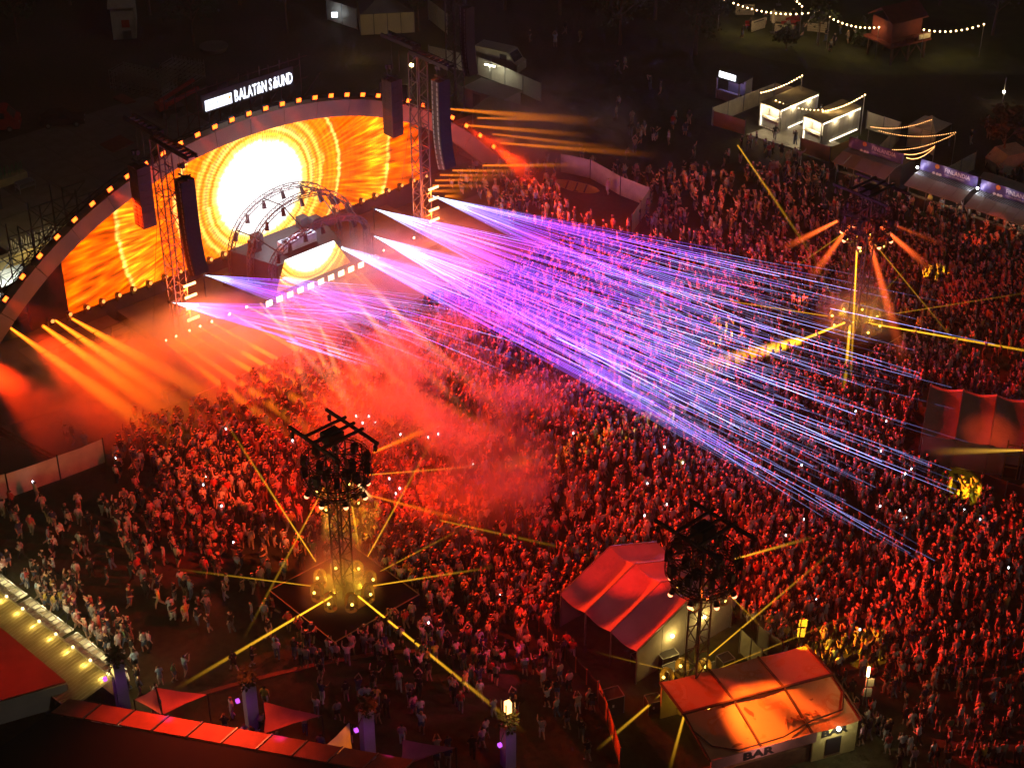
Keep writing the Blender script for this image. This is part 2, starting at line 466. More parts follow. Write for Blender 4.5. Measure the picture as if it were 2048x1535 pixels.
# wash lights along the arch
WASH = emis('wash_lens', (1, .09, .008), 7)
AMBER = (1.0, .032, .002)
wash_n = 0
ordn = ['first', 'second', 'third', 'fourth', 'fifth', 'sixth', 'seventh', 'eighth', 'ninth', 'tenth', 'eleventh', 'twelfth', 'thirteenth', 'fourteenth', 'fifteenth', 'sixteenth', 'seventeenth', 'eighteenth', 'nineteenth', 'twentieth', 'twenty-first', 'twenty-second', 'twenty-third', 'twenty-fourth', 'twenty-fifth', 'twenty-sixth', 'twenty-seventh', 'twenty-eighth', 'twenty-ninth', 'thirtieth', 'thirty-first', 'thirty-second', 'thirty-third', 'thirty-fourth', 'thirty-fifth', 'thirty-sixth', 'thirty-seventh', 'thirty-eighth', 'thirty-ninth', 'fortieth']
def lamp_kind(name, body, lens, lensm):
    return body, lens
body = MB().box((0, .16, 0), (.52, .24, .42)).box((0, .1, -.28), (.3, .12, .16)); 
for x in (-.3, .3): body.box((x, .12, -.1), (.04, .1, .5))
lens = MB().box((0, .02, 0), (.46, .05, .34))
wb = wl = None
for i in range(33):
    s = -8.6 + 56.4 * i / 32
    nx, nz = arch_n(s)
    p = S(s + nx * .45, .1, arch(s) + nz * .45)
    t = thing('wash_light', '%s amber wash light from the lower end along the stage arch' % ordn[i], 'stage light', p, ANG, 'wash lights along the arch')
    t.rotation_euler = (0, -math.atan2(nx, nz) * -1, ANG)
    if wb is None:
        wb = body.build('housing', BLACK, t); wl = lens.build('lens', WASH, t)
    else:
        place('housing', wb.data, t); place('lens', wl.data, t)
    if i % 2 == 0 or i > 10:
        k = (s - SC) / 28.0
        spot(p + QV * .15, S(s + rng.uniform(-6, 6), 30 + rng.uniform(-6, 14), 0), AMBER, WASH_W * rng.choice((.25, .7, 1.2, 2.0)), rng.choice((26, 36, 50)), .7, .2)

# moving heads on the ledge under the screens
HEADB = mat('moving_head_shell', (.03, .03, .03), .4, .3, 6, spec=.5)
yoke = MB().box((0, 0, .12), (.46, .42, .24)); 
for x in (-.26, .26): yoke.box((x, 0, .42), (.07, .2, .5))
head = MB().tube((0, .24, .58), (0, -.28, .66), .2, .2, 10)
hl = MB().tube((0, -.285, .661), (0, -.30, .664), .17, .17, 10)
hy = hh = hb = None
HEADS = [-1.7, 0, 1.7, 3.2, 4.8, 6.3, 7.9, 9.5, 11.0, 12.6, 14.2, 15.7, 26, 28.2, 29.8, 31.4, 33.0, 34.5, 36.1, 37.6, 39.2]
for i, s in enumerate(HEADS):
    t = thing('moving_head', '%s moving head light on the stage ledge under the screens, counted from the lower end' % ordn[i], 'stage light', S(s, 0, 2.004), ANG, 'moving heads on the ledge')
    if hy is None:
        hy = yoke.build('yoke', HEADB, t); hh = head.build('head', HEADB, t, True); hb = hl.build('lens', emis('head_lens', (1, .3, .06), 2), t)
    else:
        place('yoke', hy.data, t); place('head', hh.data, t); place('lens', hb.data, t)
    if s < 8: spot(S(s, .35, 2.7), S(s + 3.2, 17, .5), (1, .15, .008), 3800, 34, .6, .1, 'head_spot')

# ------------------------------------------------------------------ DJ riser, its screen apron, blinders and truss hoops
dj = thing('dj_riser', 'raised DJ riser with glowing white and yellow screen apron in middle of stage', 'stage riser', A0, ANG)
MB().prism([(15.4, -7.9, .92), (23.9, -7.9, .92), (25.4, -2.2, .92), (13.9, -2.2, .92)], (0, 0, 1.0)).build('plinth', DARKPAINT, dj)
MB().prism([(16.2, -7.6, 1.94), (23.1, -7.6, 1.94), (24.6, -2.4, 1.94), (14.7, -2.4, 1.94)], (0, 0, 2.3)).build('riser', DARKPAINT, dj)
am, N, L = _new('led_apron')
screen_nodes(19.7, 5.6, 13.0)
MB().prism([(15.7, -8.02, 1.96), (23.7, -8.02, 1.96), (22.3, -7.7, 4.5), (17.0, -7.7, 4.5)], (0, .12, 0)).build('led_apron', am, dj)
tb = MB().box((19.6, -5.9, 4.75), (3.6, .9, .9))
tb.build('dj_table', mat('dj_table', (.5, .5, .55), .4, .1), dj)
mb = MB()
for x in (18.4, 19.2, 20.0, 20.8): mb.box((x, -5.9, 5.25), (.55, .5, .1))
mb.build('mixer_deck', BLACK, dj)
for x, y in ((16.4, -4.0), (23.0, -4.0), (17.2, -3.2), (22.2, -3.2)):
    MB().box((x, y, 4.75), (.9, .8, 1.0)).build('monitor_speaker', BLACK, dj)
point(S(19.6, 5.2, 6.6), (.75, .8, 1.0), 420, .3, 'dj_lamp')
point(S(17.4, 4.4, 6.0), (.8, .85, 1.0), 200, .3, 'dj_lamp')
point(S(22.0, 4.4, 6.0), (.8, .85, 1.0), 200, .3, 'dj_lamp')
BL = emis('blinder_lens', (1, .7, .4), 6)
bb = MB().box((0, .14, 0), (.7, .22, .6)).box((0, .2, -.38), (.5, .14, .2)); bl = MB().box((0, .01, 0), (.62, .05, .52))
b0 = b1 = None
for i in range(10):
    s = 14.6 + 10.1 * i / 9
    t = thing('blinder_light', '%s white blinder light along the foot of the DJ riser' % ordn[i], 'stage light', S(s, 8.25, 1.42), ANG, 'blinders at the riser foot')
    if b0 is None: b0 = bb.build('housing', BLACK, t); b1 = bl.build('lens', BL, t)
    else: place('housing', b0.data, t); place('lens', b1.data, t)
    if i % 3 == 1: spot(S(s, 8.5, 1.5), S(s, 30, -1), (1, .2, .04), BLIND_W, 120, .6, .3)
def hoop(name, label, t, c, hw, z0, top, lean=0.0):
    """curved box truss: half an ellipse across the riser"""
    h = thing(name, label, 'truss arch', S(c, t, 0), ANG, 'truss hoops over the DJ')
    mb = MB(); n = 18
    P = [Vector((-hw * math.cos(math.pi * i / n), -lean * math.sin(math.pi * i / n), z0 + (top - z0) * math.sin(math.pi * i / n) ** .85)) for i in range(n + 1)]
    for a, b in zip(P[:-1], P[1:]): mb.truss(a, b, .42, 2, .03, up=(0, 1, 0))
    for q in (P[0], P[-1]): mb.truss((q.x, q.y, .95), q, .42, None, .03)
    mb.build('truss', mat('hoop_truss', (.12, .10, .09), .4, .2, 3, metal=.5), h)
    for i in range(3, n - 2, 2):
        q = P[i]; d = Vector((q.x * .06, -.25, -.9))
        MB().tube(q + Vector((0, 0, -.2)), q + d, .13, .22, 8).build('spot_lamp', BLACK, h)
    return P
PH = []
for nm, lb, t, hw, z0, top, ln in (('truss_hoop', 'rear truss hoop behind the DJ riser against the white glare', 2.4, 5.9, 3.0, 8.2, 0), ('truss_hoop', 'tall middle truss hoop with hanging spotlights over the DJ riser', 5.0, 5.7, 3.2, 8.5, .2), ('truss_hoop', 'low front truss hoop leaning out over the DJ table', 7.6, 5.2, 4.0, 6.9, .4)):
    PH.append([(S(20.8, t) + DV * p.x + QV * (-p.y) + Vector((0, 0, p.z))) for p in hoop(nm, lb, t, 20.8, hw, z0, top, ln)])
tie = MB()
for i in (3, 7, 11, 15):
    tie.bar(PH[0][i], PH[1][i], .08); tie.bar(PH[1][i], PH[2][i], .08)
tag(tie.build('hoop_ties', BLACK), 'thin tie bars joining the three truss hoops', 'tie bars')

# ------------------------------------------------------------------ loudspeaker towers beside the stage
def line_array(label, hang, n, w, h, d, curve, yaw, grille=False):
    """hung stack of speaker cabinets, each a part; the lower ones tilt down"""
    a = thing('speaker_array', label, 'loudspeakers', hang, yaw, 'hung loudspeaker arrays')
    fb = MB().bar((-w / 2, 0, .1), (w / 2, 0, .1), .12).bar((0, -d * .7, .16), (0, d * .7, .16), .12)
    fb.tube((0, 0, .1), (0, 0, 1.2), .03, n=5).tube((0, d * .4, .2), (0, d * .4, 1.0), .03, n=5).box((0, 0, 1.1), (.3, .3, .4)).box((0, d * .4, .95), (.26, .26, .3))
    fb.build('flying_frame', BLACK, a)
    p = Vector((0, 0, 0)); tilt = 0.0
    cab = MB().prism([(-w / 2, -d / 2, -h), (w / 2, -d / 2, -h), (w / 2 * .96, d / 2, -h), (-w / 2 * .96, d / 2, -h)], (0, 0, h * .965))
    if grille:
        for i in range(2):
            for j in range(2):
                cab.box((-w / 2 - .012, -d * .22 + i * d * .44, -h * .28 - j * h * .44), (.03, d * .22, h * .2), mi=1)
    else:
        cab.box((-w / 2 - .012, -d * .3, -h * .5), (.03, d * .12, h * .7), mi=1); cab.box((-w / 2 - .012, d * .3, -h * .5), (.03, d * .12, h * .7), mi=1)
    cm = None
    for i in range(n):
        if cm is None: c = cab.build('speaker_cabinet', [mat('speaker_shell', (.05, .045, .045), .6, .3, 4), STEEL if not grille else BLACK], a); cm = c.data
        else: c = place('speaker_cabinet', cm, a)
        c.location = p; c.rotation_euler = (tilt, 0, 0)
        p = p + Vector((0, math.sin(tilt) * h, -math.cos(tilt) * h)); tilt += curve * (i / n) ** 2
    return a
BARM = emis('light_bar_face', (1, .5, .2), 4)
def pa_tower(label, base, side):
    t = thing('speaker_tower', label, 'tower', base, ANG, 'loudspeaker towers')
    mb = MB().truss((0, 0, 0), (0, 0, 18.9), 1.15, 17, .045)
    for z in np.arange(1, 18, 2.2):
        for k in range(4):
            a = [(-.575, -.575), (.575, -.575), (.575, .575), (-.575, .575)]
            mb.bar((*a[k], z), (*a[(k + 1) % 4], z), .06)
    mb.build('mast', mat('mast_steel', (.14, .12, .11), .45, .25, 3, metal=.4), t)
    MB().box((0, 0, .3), (3.2, 3.2, .5)).build('ballast_base', DARKPAINT, t)
    for y0, y1, z, x in ((.2, 4.6, 19.35, .1), (-4.6, .6, 18.95, 0)):
        mb = MB()
        for dx in (-.42, .42): mb.box((x + dx, (y0 + y1) / 2, z), (.16, y1 - y0, .32))
        for y in np.arange(y0 + .2, y1, .62): mb.box((x, y, z), (.68, .14, .2))
        mb.build('top_beam', BLACK, t)
    mb = MB()
    for y in (-3.6, -2.6, 2.6, 3.6): mb.tube((0, y, 18.8), (0, y, 16.4), .02, n=4)
    for dx in (-.3, .3): mb.tube((dx, -.5, 18.8), (dx * 5, 2.4, .3), .02, n=4)
    mb.build('cables', BLACK, t)
    for k in range(4):
        MB().box((.75, -.8, 2.6 + 1.08 * k), (1.15, .1, .2)).build('light_bar', BARM, t)
    for z in (3.2, 5.4): point(base + DV * .75 + QV * 1.15 + Vector((0, 0, z)), (1, .16, .015), BAR_W, .3, 'bar_lamp')
    point(base + QV * 2.0 + Vector((0, 0, 18.2)), (1, .12, .02), 60, .2, 'top_lamp')
    return t
for lb, s, side in (('lower', 6.5, -1), ('upper', 33.0, 1)):
    b = S(s, 7, .03)
    word = 'nearer the left edge' if side < 0 else 'beside the dark rear tower'
    pa_tower('lattice loudspeaker tower in front of the %s end of the stage screens' % lb, b, side)
    line_array('straight boxy subwoofer array hung behind the %s stage tower' % lb, S(s, 3.2, 15.4), 8, 1.25, .68, 1.4, 0.0, ANG, True)
    line_array('long curved line array hung from front of the %s stage tower' % lb, S(s, 10.0, 16.6 if side < 0 else 17.4), 18, 1.3, .46, 1.05, -.07, ANG)
def ball(c, r, n=8, m=6):
    return [(c[0] + r * math.sin(math.pi * j / m) * math.cos(2 * math.pi * i / n), c[1] + r * math.sin(math.pi * j / m) * math.sin(2 * math.pi * i / n), c[2] + r * math.cos(math.pi * j / m)) for j in range(m + 1) for i in range(n)], [(j * n + i, (j + 1) * n + i, (j + 1) * n + (i + 1) % n, j * n + (i + 1) % n) for j in range(m) for i in range(n)]
b3 = at(912, 236)
t = thing('speaker_tower', 'dark unlit lattice tower behind the upper end of the stage', 'tower', b3, ANG, 'loudspeaker towers')
mb = MB().truss((0, 0, 0), (0, 0, 14.5), 1.3, 13, .05)
mb.build('mast', MATS['mast_steel'], t)
MB().truss((0, -2.6, 14.7), (0, 3.0, 14.7), .7, 6, .04).build('top_beam', BLACK, t)
MB().box((0, 0, .3), (3, 3, .6)).build('ballast_base', DARKPAINT, t)
line_array('curved line array hung from the dark rear tower', b3 + QV * 2.0 + Vector((0, 0, 13.0)), 16, 1.2, .46, 1.0, -.07, ANG)
line_array('short dark array hung from the left edge tower beside the scaffolding', at(8, 560) + Vector((0, 0, 12.6)), 8, 1.5, .68, 1.4, 0.0, ANG, True)
t = thing('speaker_tower', 'dark tower cut by the left edge of the picture beside the scaffolding', 'tower', at(-22, 575), ANG, 'loudspeaker towers')
MB().truss((0, 0, 0), (0, 0, 14.5), 1.1, 13, .05).build('mast', MATS['mast_steel'], t)
MB().box((.6, -.2, 14.7), (3.6, .5, .4)).build('top_beam', BLACK, t)

# ------------------------------------------------------------------ festival sign on the roof
sg = thing('stage_sign', 'illuminated white BALATON SOUND sign on dark board above the stage arch', 'sign', S(0, -2, 0), ANG)
MB().box((21.15, .1, 16.05), (9.8, .14, 1.75)).build('board', mat('sign_board', (.05, .045, .04), .7, .2, 2), sg)
LETM = emis('sign_white', (.82, .86, 1.0), 2.2)
BX = MB().box((17.95, -.02, 15.86), (2.75, .06, .95)).build('panel', LETM, sg)
text_mesh('lettering', 'Hezlo Kezi', .52, .004, mat('sign_ink', (.03, .06, .07), .7), BX, (16.75, -.06, 15.72), (math.pi / 2, 0, 0), .72)
MB().tube((19.08, -.055, 16.0), (19.08, -.075, 16.0), .14, n=6).build('leaf_mark', emis('sign_orange', (1, .4, .05), 1.2), BX)
xs = 19.6
for ch, w in (('B', .64), ('A', .64), ('L', .5), ('A', .64), ('T', .55), ('O', .66), ('N', .68), (' ', .3), ('S', .58), ('O', .66), ('U', .64), ('N', .68), ('D', .62)):
    if ch != ' ':
        if ch == 'O' and xs < 24.0:
            mb = MB().lathe((0, 0, 0), [(.02, 0)], 3) if False else MB()
            mb.prism([(.04, 0, .02), (.5, 0, .02), (.46, 0, .62), (.27, 0, .86), (.08, 0, .62)], (0, .05, 0)).prism([(.1, 0, .9), (.44, 0, .9), (.27, 0, 1.06)], (0, .05, 0))
            mb.build('letter', LETM, sg, loc=(xs, -.04, 15.42))
        elif ch == 'O':
            mb = MB().prism([(.02, 0, 0), (.52, 0, 0), (.32, 0, .56), (.22, 0, .56)], (0, .05, 0)).prism([(.22, 0, .5), (.32, 0, .5), (.52, 0, 1.06), (.02, 0, 1.06)], (0, .051, 0))
            mb.build('letter', LETM, sg, loc=(xs, -.04, 15.42))
        else:
            text_mesh('letter', ch, 1.46, .03, LETM, sg, (xs, -.03, 15.42), (math.pi / 2, 0, 0), .5, bold=.02)
    xs += w * .80
mb = MB()
for x in np.arange(14, 29, 2.2):
    mb.bar((x, .6, 13), (x, .6, 17.6), .07); mb.bar((x, 2.4, 12), (x, 2.4, 16.6), .07); mb.bar((x, .6, 13.2), (x + 2.2, .6, 15.2), .05); mb.bar((x, .6, 16.6), (x, 2.4, 15.4), .05)
for z in (13.4, 15.2, 17.2): mb.bar((14, .6, z), (28, .6, z), .06)
mb.build('support_frame', mat('red_scaffold', (.16, .06, .05), .6, .2, 3), sg)
spot(S(20.6, 2.0, 15.9), S(20.6, -2, 16), (.85, .88, 1), 12, 140, .8, .3, 'sign_spill')

# ------------------------------------------------------------------ light towers standing in the crowd
GLASS = None
gm2, N, L = _new('dome_plastic')
o_ = N.new('ShaderNodeOutputMaterial'); tr = N.new('ShaderNodeBsdfTransparent'); gl = N.new('ShaderNodeBsdfPrincipled'); mx = N.new('ShaderNodeMixShader')
gl.inputs['Base Color'].default_value = (.5, .32, .12, 1); gl.inputs['Roughness'].default_value = .2
fr = N.new('ShaderNodeFresnel'); fr.inputs[0].default_value = 1.35
ad = N.new('ShaderNodeMath'); ad.operation = 'ADD'; ad.inputs[1].default_value = .07
L.new(fr.outputs[0], ad.inputs[0]); L.new(ad.outputs[0], mx.inputs[0]); L.new(tr.outputs[0], mx.inputs[1]); L.new(gl.outputs[0], mx.inputs[2]); L.new(mx.outputs[0], o_.inputs['Surface'])
GLASS = gm2
YEL = (1.0, .58, .03)
YLENS = emis('yellow_lens', (1, .6, .08), 7)
RLENS = emis('red_lens', (1, .25, .1), 5)
dome_m = lamp_m = None
def light_tower(label, base, reds, plat=True, glow_w=60, head_w=1.0):
    t = thing('light_tower', label, 'light tower', base, ANG, 'light towers in the crowd')
    if plat:
        pl = MB().box((0, 0, .48), (7.2, 7.2, .92)).build('platform', mat('platform_black', (.006, .005, .005), .9, .3, 2, spec=.03), t)
        tr_ = MB()
        for a, b in (((-3.62, -3.62), (3.62, -3.62)), ((3.62, -3.62), (3.62, 3.62)), ((3.62, 3.62), (-3.62, 3.62)), ((-3.62, 3.62), (-3.62, -3.62))):
            tr_.bar((*a, .97), (*b, .97), .06)
        tr_.build('edge_trim', mat('edge_trim', (.4, .32, .2), .4, .1, 2, metal=.5), pl)
        MB().box((0, -1.6, 1.0), (.9, .9, .1)).build('hatch', WOOD, pl)
    mst = MB().truss((0, 0, .9), (0, 0, 13.6), .95, 14, .045)
    mst.build('mast', mat('mast_steel', (.14, .12, .11)), t)
    cr = MB(); n = 20
    def ring(R, z): return [Vector((R * math.cos(2 * math.pi * i / n), R * math.sin(2 * math.pi * i / n), z)) for i in range(n)]
    r_lo, r_mid, r_up = ring(1.8, 10.0), ring(2.2, 10.9), ring(2.1, 12.2)
    for rr in (r_lo, r_mid, r_up):
        for i in range(n): cr.truss(rr[i], rr[(i + 1) % n], .24, 2, .018)
    for i in range(0, n, 2):
        cr.bar(r_lo[i], r_mid[i], .07); cr.bar(r_mid[i], r_up[i], .07); cr.bar(r_mid[i], r_up[(i + 1) % n], .05)
        cr.bar(r_mid[i], (r_mid[i].x * .2, r_mid[i].y * .2, 11.2), .06); cr.bar(r_up[i], (r_up[i].x * .2, r_up[i].y * .2, 12.4), .06)
        cr.bar(r_lo[i], (r_lo[i].x * .24, r_lo[i].y * .24, 8.9), .06)
    for i in range(10):
        a = 2 * math.pi * (i + .5) / 10
        x, y = 2.15 * math.cos(a), 2.15 * math.sin(a)
        cr.box((x, y, 11.6), (.4, .36, .6), a); 
        if i % 2: cr.box((x * .5, y * .5, 11.3), (.45, .4, .6), a)
    cr.build('crown', mat('crown_steel', (.035, .03, .028), .5, .3, 3, metal=.3), t)
    mb = MB()
    for x in (-1.55, 1.45): mb.box((x, 0, 13.9), (.16, 5.4, .2))
    for y in (-.9, 0, .9): mb.box((0, y, 14.08), (3.4, .16, .16))
    mb.box((0, .2, 13.7), (1.2, 1.0, .7))
    for x, y in ((-1.55, -2.4), (-1.55, 2.4), (1.45, -2.4), (1.45, 2.4)): mb.tube((x, y, 13.8), (x * .95, y * .85, 12.4), .035, n=4).box((x, y, 13.4), (.18, .18, .4))
    mb.build('top_beam', MATS['crown_steel'], t)
    global dome_m, lamp_m
    for i in range(8):
        a = 2 * math.pi * (i + .5) / 8
        # spotlights under the lower ring
        x, y = 1.9 * math.cos(a), 1.9 * math.sin(a)
        sp = MB().tube((x, y, 9.95), (x * 1.08, y * 1.08, 9.62), .17, .2, 8).build('spotlight', BLACK, t)
        v, f = ball((x * 1.09, y * 1.09, 9.57), .17); MB().add(v, f).build('lens', RLENS, sp)
        # clear jars: upright on the platform, inverted under the crown
        for z, flip, R in ((.96, 1, 1.85), (9.6, -1, 1.35)):
            if flip < 0 and i % 2: continue
            x2, y2 = R * math.cos(a), R * math.sin(a)
            prof = [(.44, 0), (.46, .06), (.46, .9), (.40, 1.12), (.26, 1.27), (.05, 1.32)]
            if flip < 0: prof = [(.36, 0), (.4, -.5), (.36, -.75), (.2, -.92), (.04, -.95)]
            dm = MB().lathe((x2, y2, z), prof, 14).build('dome', GLASS, t, True)
            zz = .55 if flip > 0 else -.62
            MB().box((x2, y2, z + (.16 if flip > 0 else -.2)), (.26, .26, .3), a).build('lamp_body', BLACK, dm)
            v, f = ball((x2 + .22 * math.cos(a), y2 + .22 * math.sin(a), z + zz), .1 if flip > 0 else .08); MB().add(v, f).build('lamp', YLENS, dm)
    ca, sa = math.cos(ANG), math.sin(ANG)
    for i in range(8):
        a = 2 * math.pi * (i + .5) / 8 + ANG
        if reds[i]: spot(base + Vector((2.3 * math.cos(a), 2.3 * math.sin(a), 9.5)), base + Vector((17 * math.cos(a), 17 * math.sin(a), 1)), (1, .014, .002), reds[i] * CROWN_W, 50, .5, .15, 'crown_spot')
    for i in range(0, 8, 2):
        a = 2 * math.pi * (i + .5) / 8
        point(base + Vector((1.2 * math.cos(a + ANG), 1.2 * math.sin(a + ANG), 1.9)), YEL, glow_w, .15)
    for i in range(3): point(base + Vector((1.3 * math.cos(i * 2.1), 1.3 * math.sin(i * 2.1), 10.6)), (1, .05, .01), head_w, .1)  # red points added inside the crown to light the tower head
    return t
TA, TB, TCc = at(690, 1206), at(1708, 672), at(1386, 1408)
light_tower('tall lattice light tower on square black platform in foreground of the crowd', TA, (1, 1.1, .8, .3, .05, .05, .12, .6), glow_w=TOWER_W)
light_tower('light tower with red and yellow beams in crowd near the vodka bars', TB, (.15, .3, .5, .6, .7, .6, .5, .2), head_w=60.0, glow_w=TOWER_W)
light_tower('dark light tower standing among flight cases behind the striped tent', TCc, (.45, .5, .45, .12, 0, 0, .1, .4), plat=False, glow_w=TOWER_W * .4)

# ------------------------------------------------------------------ laser fans and light beams
LASER_SEG = [(0.0, .05, (.6, .78, 1.0), 1.5), (.05, .12, (.42, .5, 1.0), 1.5), (.12, .26, (.3, .2, 1.0), 1.2), (.26, .45, (.36, .07, 1.0), 1.2), (.45, .62, (.34, .1, 1.0), 1.3), (.62, .76, (.34, .22, 1.0), 1.35), (.76, .86, (.36, .4, 1.0), 1.0), (.86, .94, (.36, .4, 1.0), .55), (.94, 1.0, (.36, .4, 1.0), .2)]
def laser_fan(label, src, zs, e0, e1, n, gain=1.0, r=.022, bow=0.0, z1=3.4, dense=1.25):
    p = at(*src, zs)
    mb = MB(); nseg = len(LASER_SEG); ms = [glow('laser_%d_%.2f_%.1f' % (k, gain, vv), c, s * gain * vv * LASER / (2 * r)) for vv in (.3, .9, 2.2) for k, (_, _, c, s) in enumerate(LASER_SEG)]
    for i in range(n):
        u = i / (n - 1)
        u = u ** (1 / dense)      # beams crowd together towards the lower edge of the fan
        q = at(e0[0] + (e1[0] - e0[0]) * u, e0[1] + (e1[1] - e0[1]) * u, z1)
        ext = rng.uniform(.66, 1.1); lv = rng.choices((0, 1, 2), (3, 4, 2))[0]
        q = p + (q - p) * ext
        if q.z < .3: q.z = .3
        for k, (a, b, c, s) in enumerate(LASER_SEG):
            if k >= 3 and rng.random() < .12: continue
            mb.tube(p.lerp(q, a + .0005), p.lerp(q, b), r * (.5 if k == 0 else .8 if k == 1 else 1), n=4, mi=k + lv * nseg)
    o = mb.build('laser_fan', ms)
    tag(o, label, 'laser beams', 'laser fans', 'stuff')
    BEAMS.append(o)
    if gain > .8: spot(p + QV * .2, at((e0[0] + e1[0] * 2) / 3, (e0[1] + e1[1] * 2) / 3, 1.5), (.35, .12, 1), 12000, 13, .8, .05, 'laser_spill')  # added spot without fixture: tints the crowd violet where the beams end
    pr = thing('laser_projector', 'small black laser projector at the root of the ' + label.split(' from ')[0], 'laser', (p.x, p.y, 0), ANG, 'laser projectors')
    MB().box((0, .25, p.z - .02), (.36, .44, .26)).build('housing', BLACK, pr)
    MB().box((0, .25, (p.z - .15) / 2), (.08, .08, p.z - .15)).build('stand', BLACK, pr)
laser_fan('long violet laser fan from the upper loudspeaker tower', (865, 392), 4.4, (1850, 575), (1520, 730), 40, .95)
laser_fan('violet laser fan from the ledge right of the DJ riser', (750, 418), 3.2, (1880, 650), (1560, 850), 40, .85)
laser_fan('broad blue violet laser fan from the deck beside the upper tower', (748, 472), 3.2, (1890, 740), (1690, 1060), 46, 1.15)
laser_fan('bright laser fan from the corner of the DJ apron', (665, 488), 3.1, (1830, 780), (1750, 1085), 42, 1.1)
laser_fan('magenta laser fan from the ledge left of the DJ riser', (410, 550), 3.2, (900, 580), (880, 730), 36, .6)
laser_fan('lilac laser fan from the lower loudspeaker tower', (345, 605), 4.4, (800, 612), (720, 730), 36, .65)
laser_fan('faint magenta laser fan from the near corner of the DJ apron', (549, 549), 3.1, (1080, 640), (1000, 770), 18, .45)

ORG = (1.0, .2, .008); DEEP = (1.0, .16, .03); YB = (1.0, .47, .02)
B = []
# low beams from the stage floor over the pit
for x0, y0, x1, y1 in ((20, 655, 262, 828), (70, 640, 300, 806), (110, 640, 330, 790), (139, 634, 385, 775)):
    B.append((x0, y0, 2.2, x1, y1, .8, .12, 1.0, ORG, 3.2))
for x0, y0, x1, y1 in ((323, 677, 520, 830), (340, 668, 590, 842), (367, 658, 650, 832), (391, 649, 720, 842), (413, 639, 790, 850), (455, 622, 850, 840), (490, 610, 900, 820)):
    B.append((x0, y0, 1.0, x1, y1, 1.2, .08, .62, ORG, 3.4))
for x0, y0, x1, y1 in ((602, 640, 690, 800), (640, 650, 690, 790), (690, 560, 820, 760), (560, 600, 610, 770), (720, 545, 880, 720), (580, 588, 760, 800), (620, 572, 830, 800), (660, 556, 900, 790), (700, 540, 960, 780), (520, 605, 700, 810)):
    B.append((x0, y0, 1.5, x1 + (x1 - x0) * .3, y1 + (y1 - y0) * .3, 2.5, .12, .6, (1, .34, .12), 1.2))
# flat beams thrown sideways from the upper end of the arch
for x0, y0, x1, y1, r, s in ((900, 218, 1215, 246, .55, 2.4), (925, 250, 1190, 272, .32, 2.2), (985, 268, 1260, 300, .3, 1.3), (1000, 286, 1330, 312, .34, 1.6), (965, 331, 1170, 330, .25, 2.4), (905, 341, 1060, 342, .22, 2.4), (880, 350, 1030, 352, .24, 2.0), (870, 361, 1010, 358, .22, 2.0), (865, 371, 990, 372, .25, 2.0), (862, 382, 950, 382, .3, 2.0), (890, 392, 930, 393, .3, 2.4), (955, 236, 1130, 240, .25, 2.0)):
    B.append((x0, y0, 5.5, x1, y1, 5.0, .12, r * 1.5, (1, .22, .01), s))
# tower in the foreground
A_ = lambda px, py, z: (px, py, z)
B += [(665, 1191, 1.5, 488, 1296, .6, .1, .42, YB, 5), (716, 1191, 1.5, 905, 1345, .6, .1, .42, YB, 4.4), (738, 1172, 1.5, 880, 1150, 1.6, .07, .22, YB, 4), (630, 1172, 1.5, 470, 1152, 1.6, .06, .2, YB, 3),
      (632, 1123, 1.6, 520, 950, 4, .08, .25, YB, 2.6), (735, 1113, 1.6, 812, 975, 4, .08, .25, YB, 2.2), (760, 1142, 1.6, 860, 1090, 2.5, .06, .2, YB, 2),
      (648, 975, 9.5, 555, 1150, .8, .08, .3, YB, 1.8), (712, 963, 9.6, 745, 1000, 7.6, .12, .22, (1, .65, .25), 6), (738, 949, 9.8, 880, 938, 9.5, .06, .2, YB, 3), (720, 985, 9.2, 890, 1030, 5, .06, .25, ORG, 2.2), (745, 905, 11, 850, 860, 11, .1, .3, ORG, 1.6),
      (655, 975, 9.4, 650, 1100, 4, .1, .5, (1, .45, .05), 1.6), (700, 985, 9.2, 712, 1060, 5, .08, .2, YB, 4)]
# tower by the vodka bars
B += [(1675, 442, 9.5, 1560, 500, 5, .16, .5, (1, .13, .02), 3.2), (1699, 452, 9.4, 1612, 570, 3, .16, .62, (1, .13, .02), 3.2), (1731, 454, 9.4, 1812, 740, 1, .16, .75, (1, .12, .02), 3.2), (1759, 450, 9.5, 1862, 538, 3, .16, .5, (1, .12, .02), 3.0), (1715, 472, 9.0, 1707, 640, 2, .12, .2, YB, 5), (1738, 474, 9, 1850, 610, 2, .06, .22, YB, 2.6), (1688, 466, 9, 1625, 510, 6, .06, .2, YB, 2.2),
      (1690, 645, 1.6, 1590, 685, 1.2, .14, .36, YB, 5), (1732, 645, 1.6, 2046, 700, 1.5, .1, .5, YB, 5), (1655, 632, 1.7, 1380, 590, 3, .07, .4, YB, 2.6), (1758, 632, 1.7, 1960, 600, 3, .05, .2, YB, 2), (1740, 610, 1.8, 1790, 560, 5, .05, .2, YB, 1.6), (1668, 600, 1.8, 1640, 545, 6, .05, .2, YB, 1.2), (1700, 650, 1.5, 1692, 740, .8, .2, .35, YB, 1.2), (1765, 440, 9.6, 1900, 495, 6, .08, .4, (1, .12, .02), 1.4)]
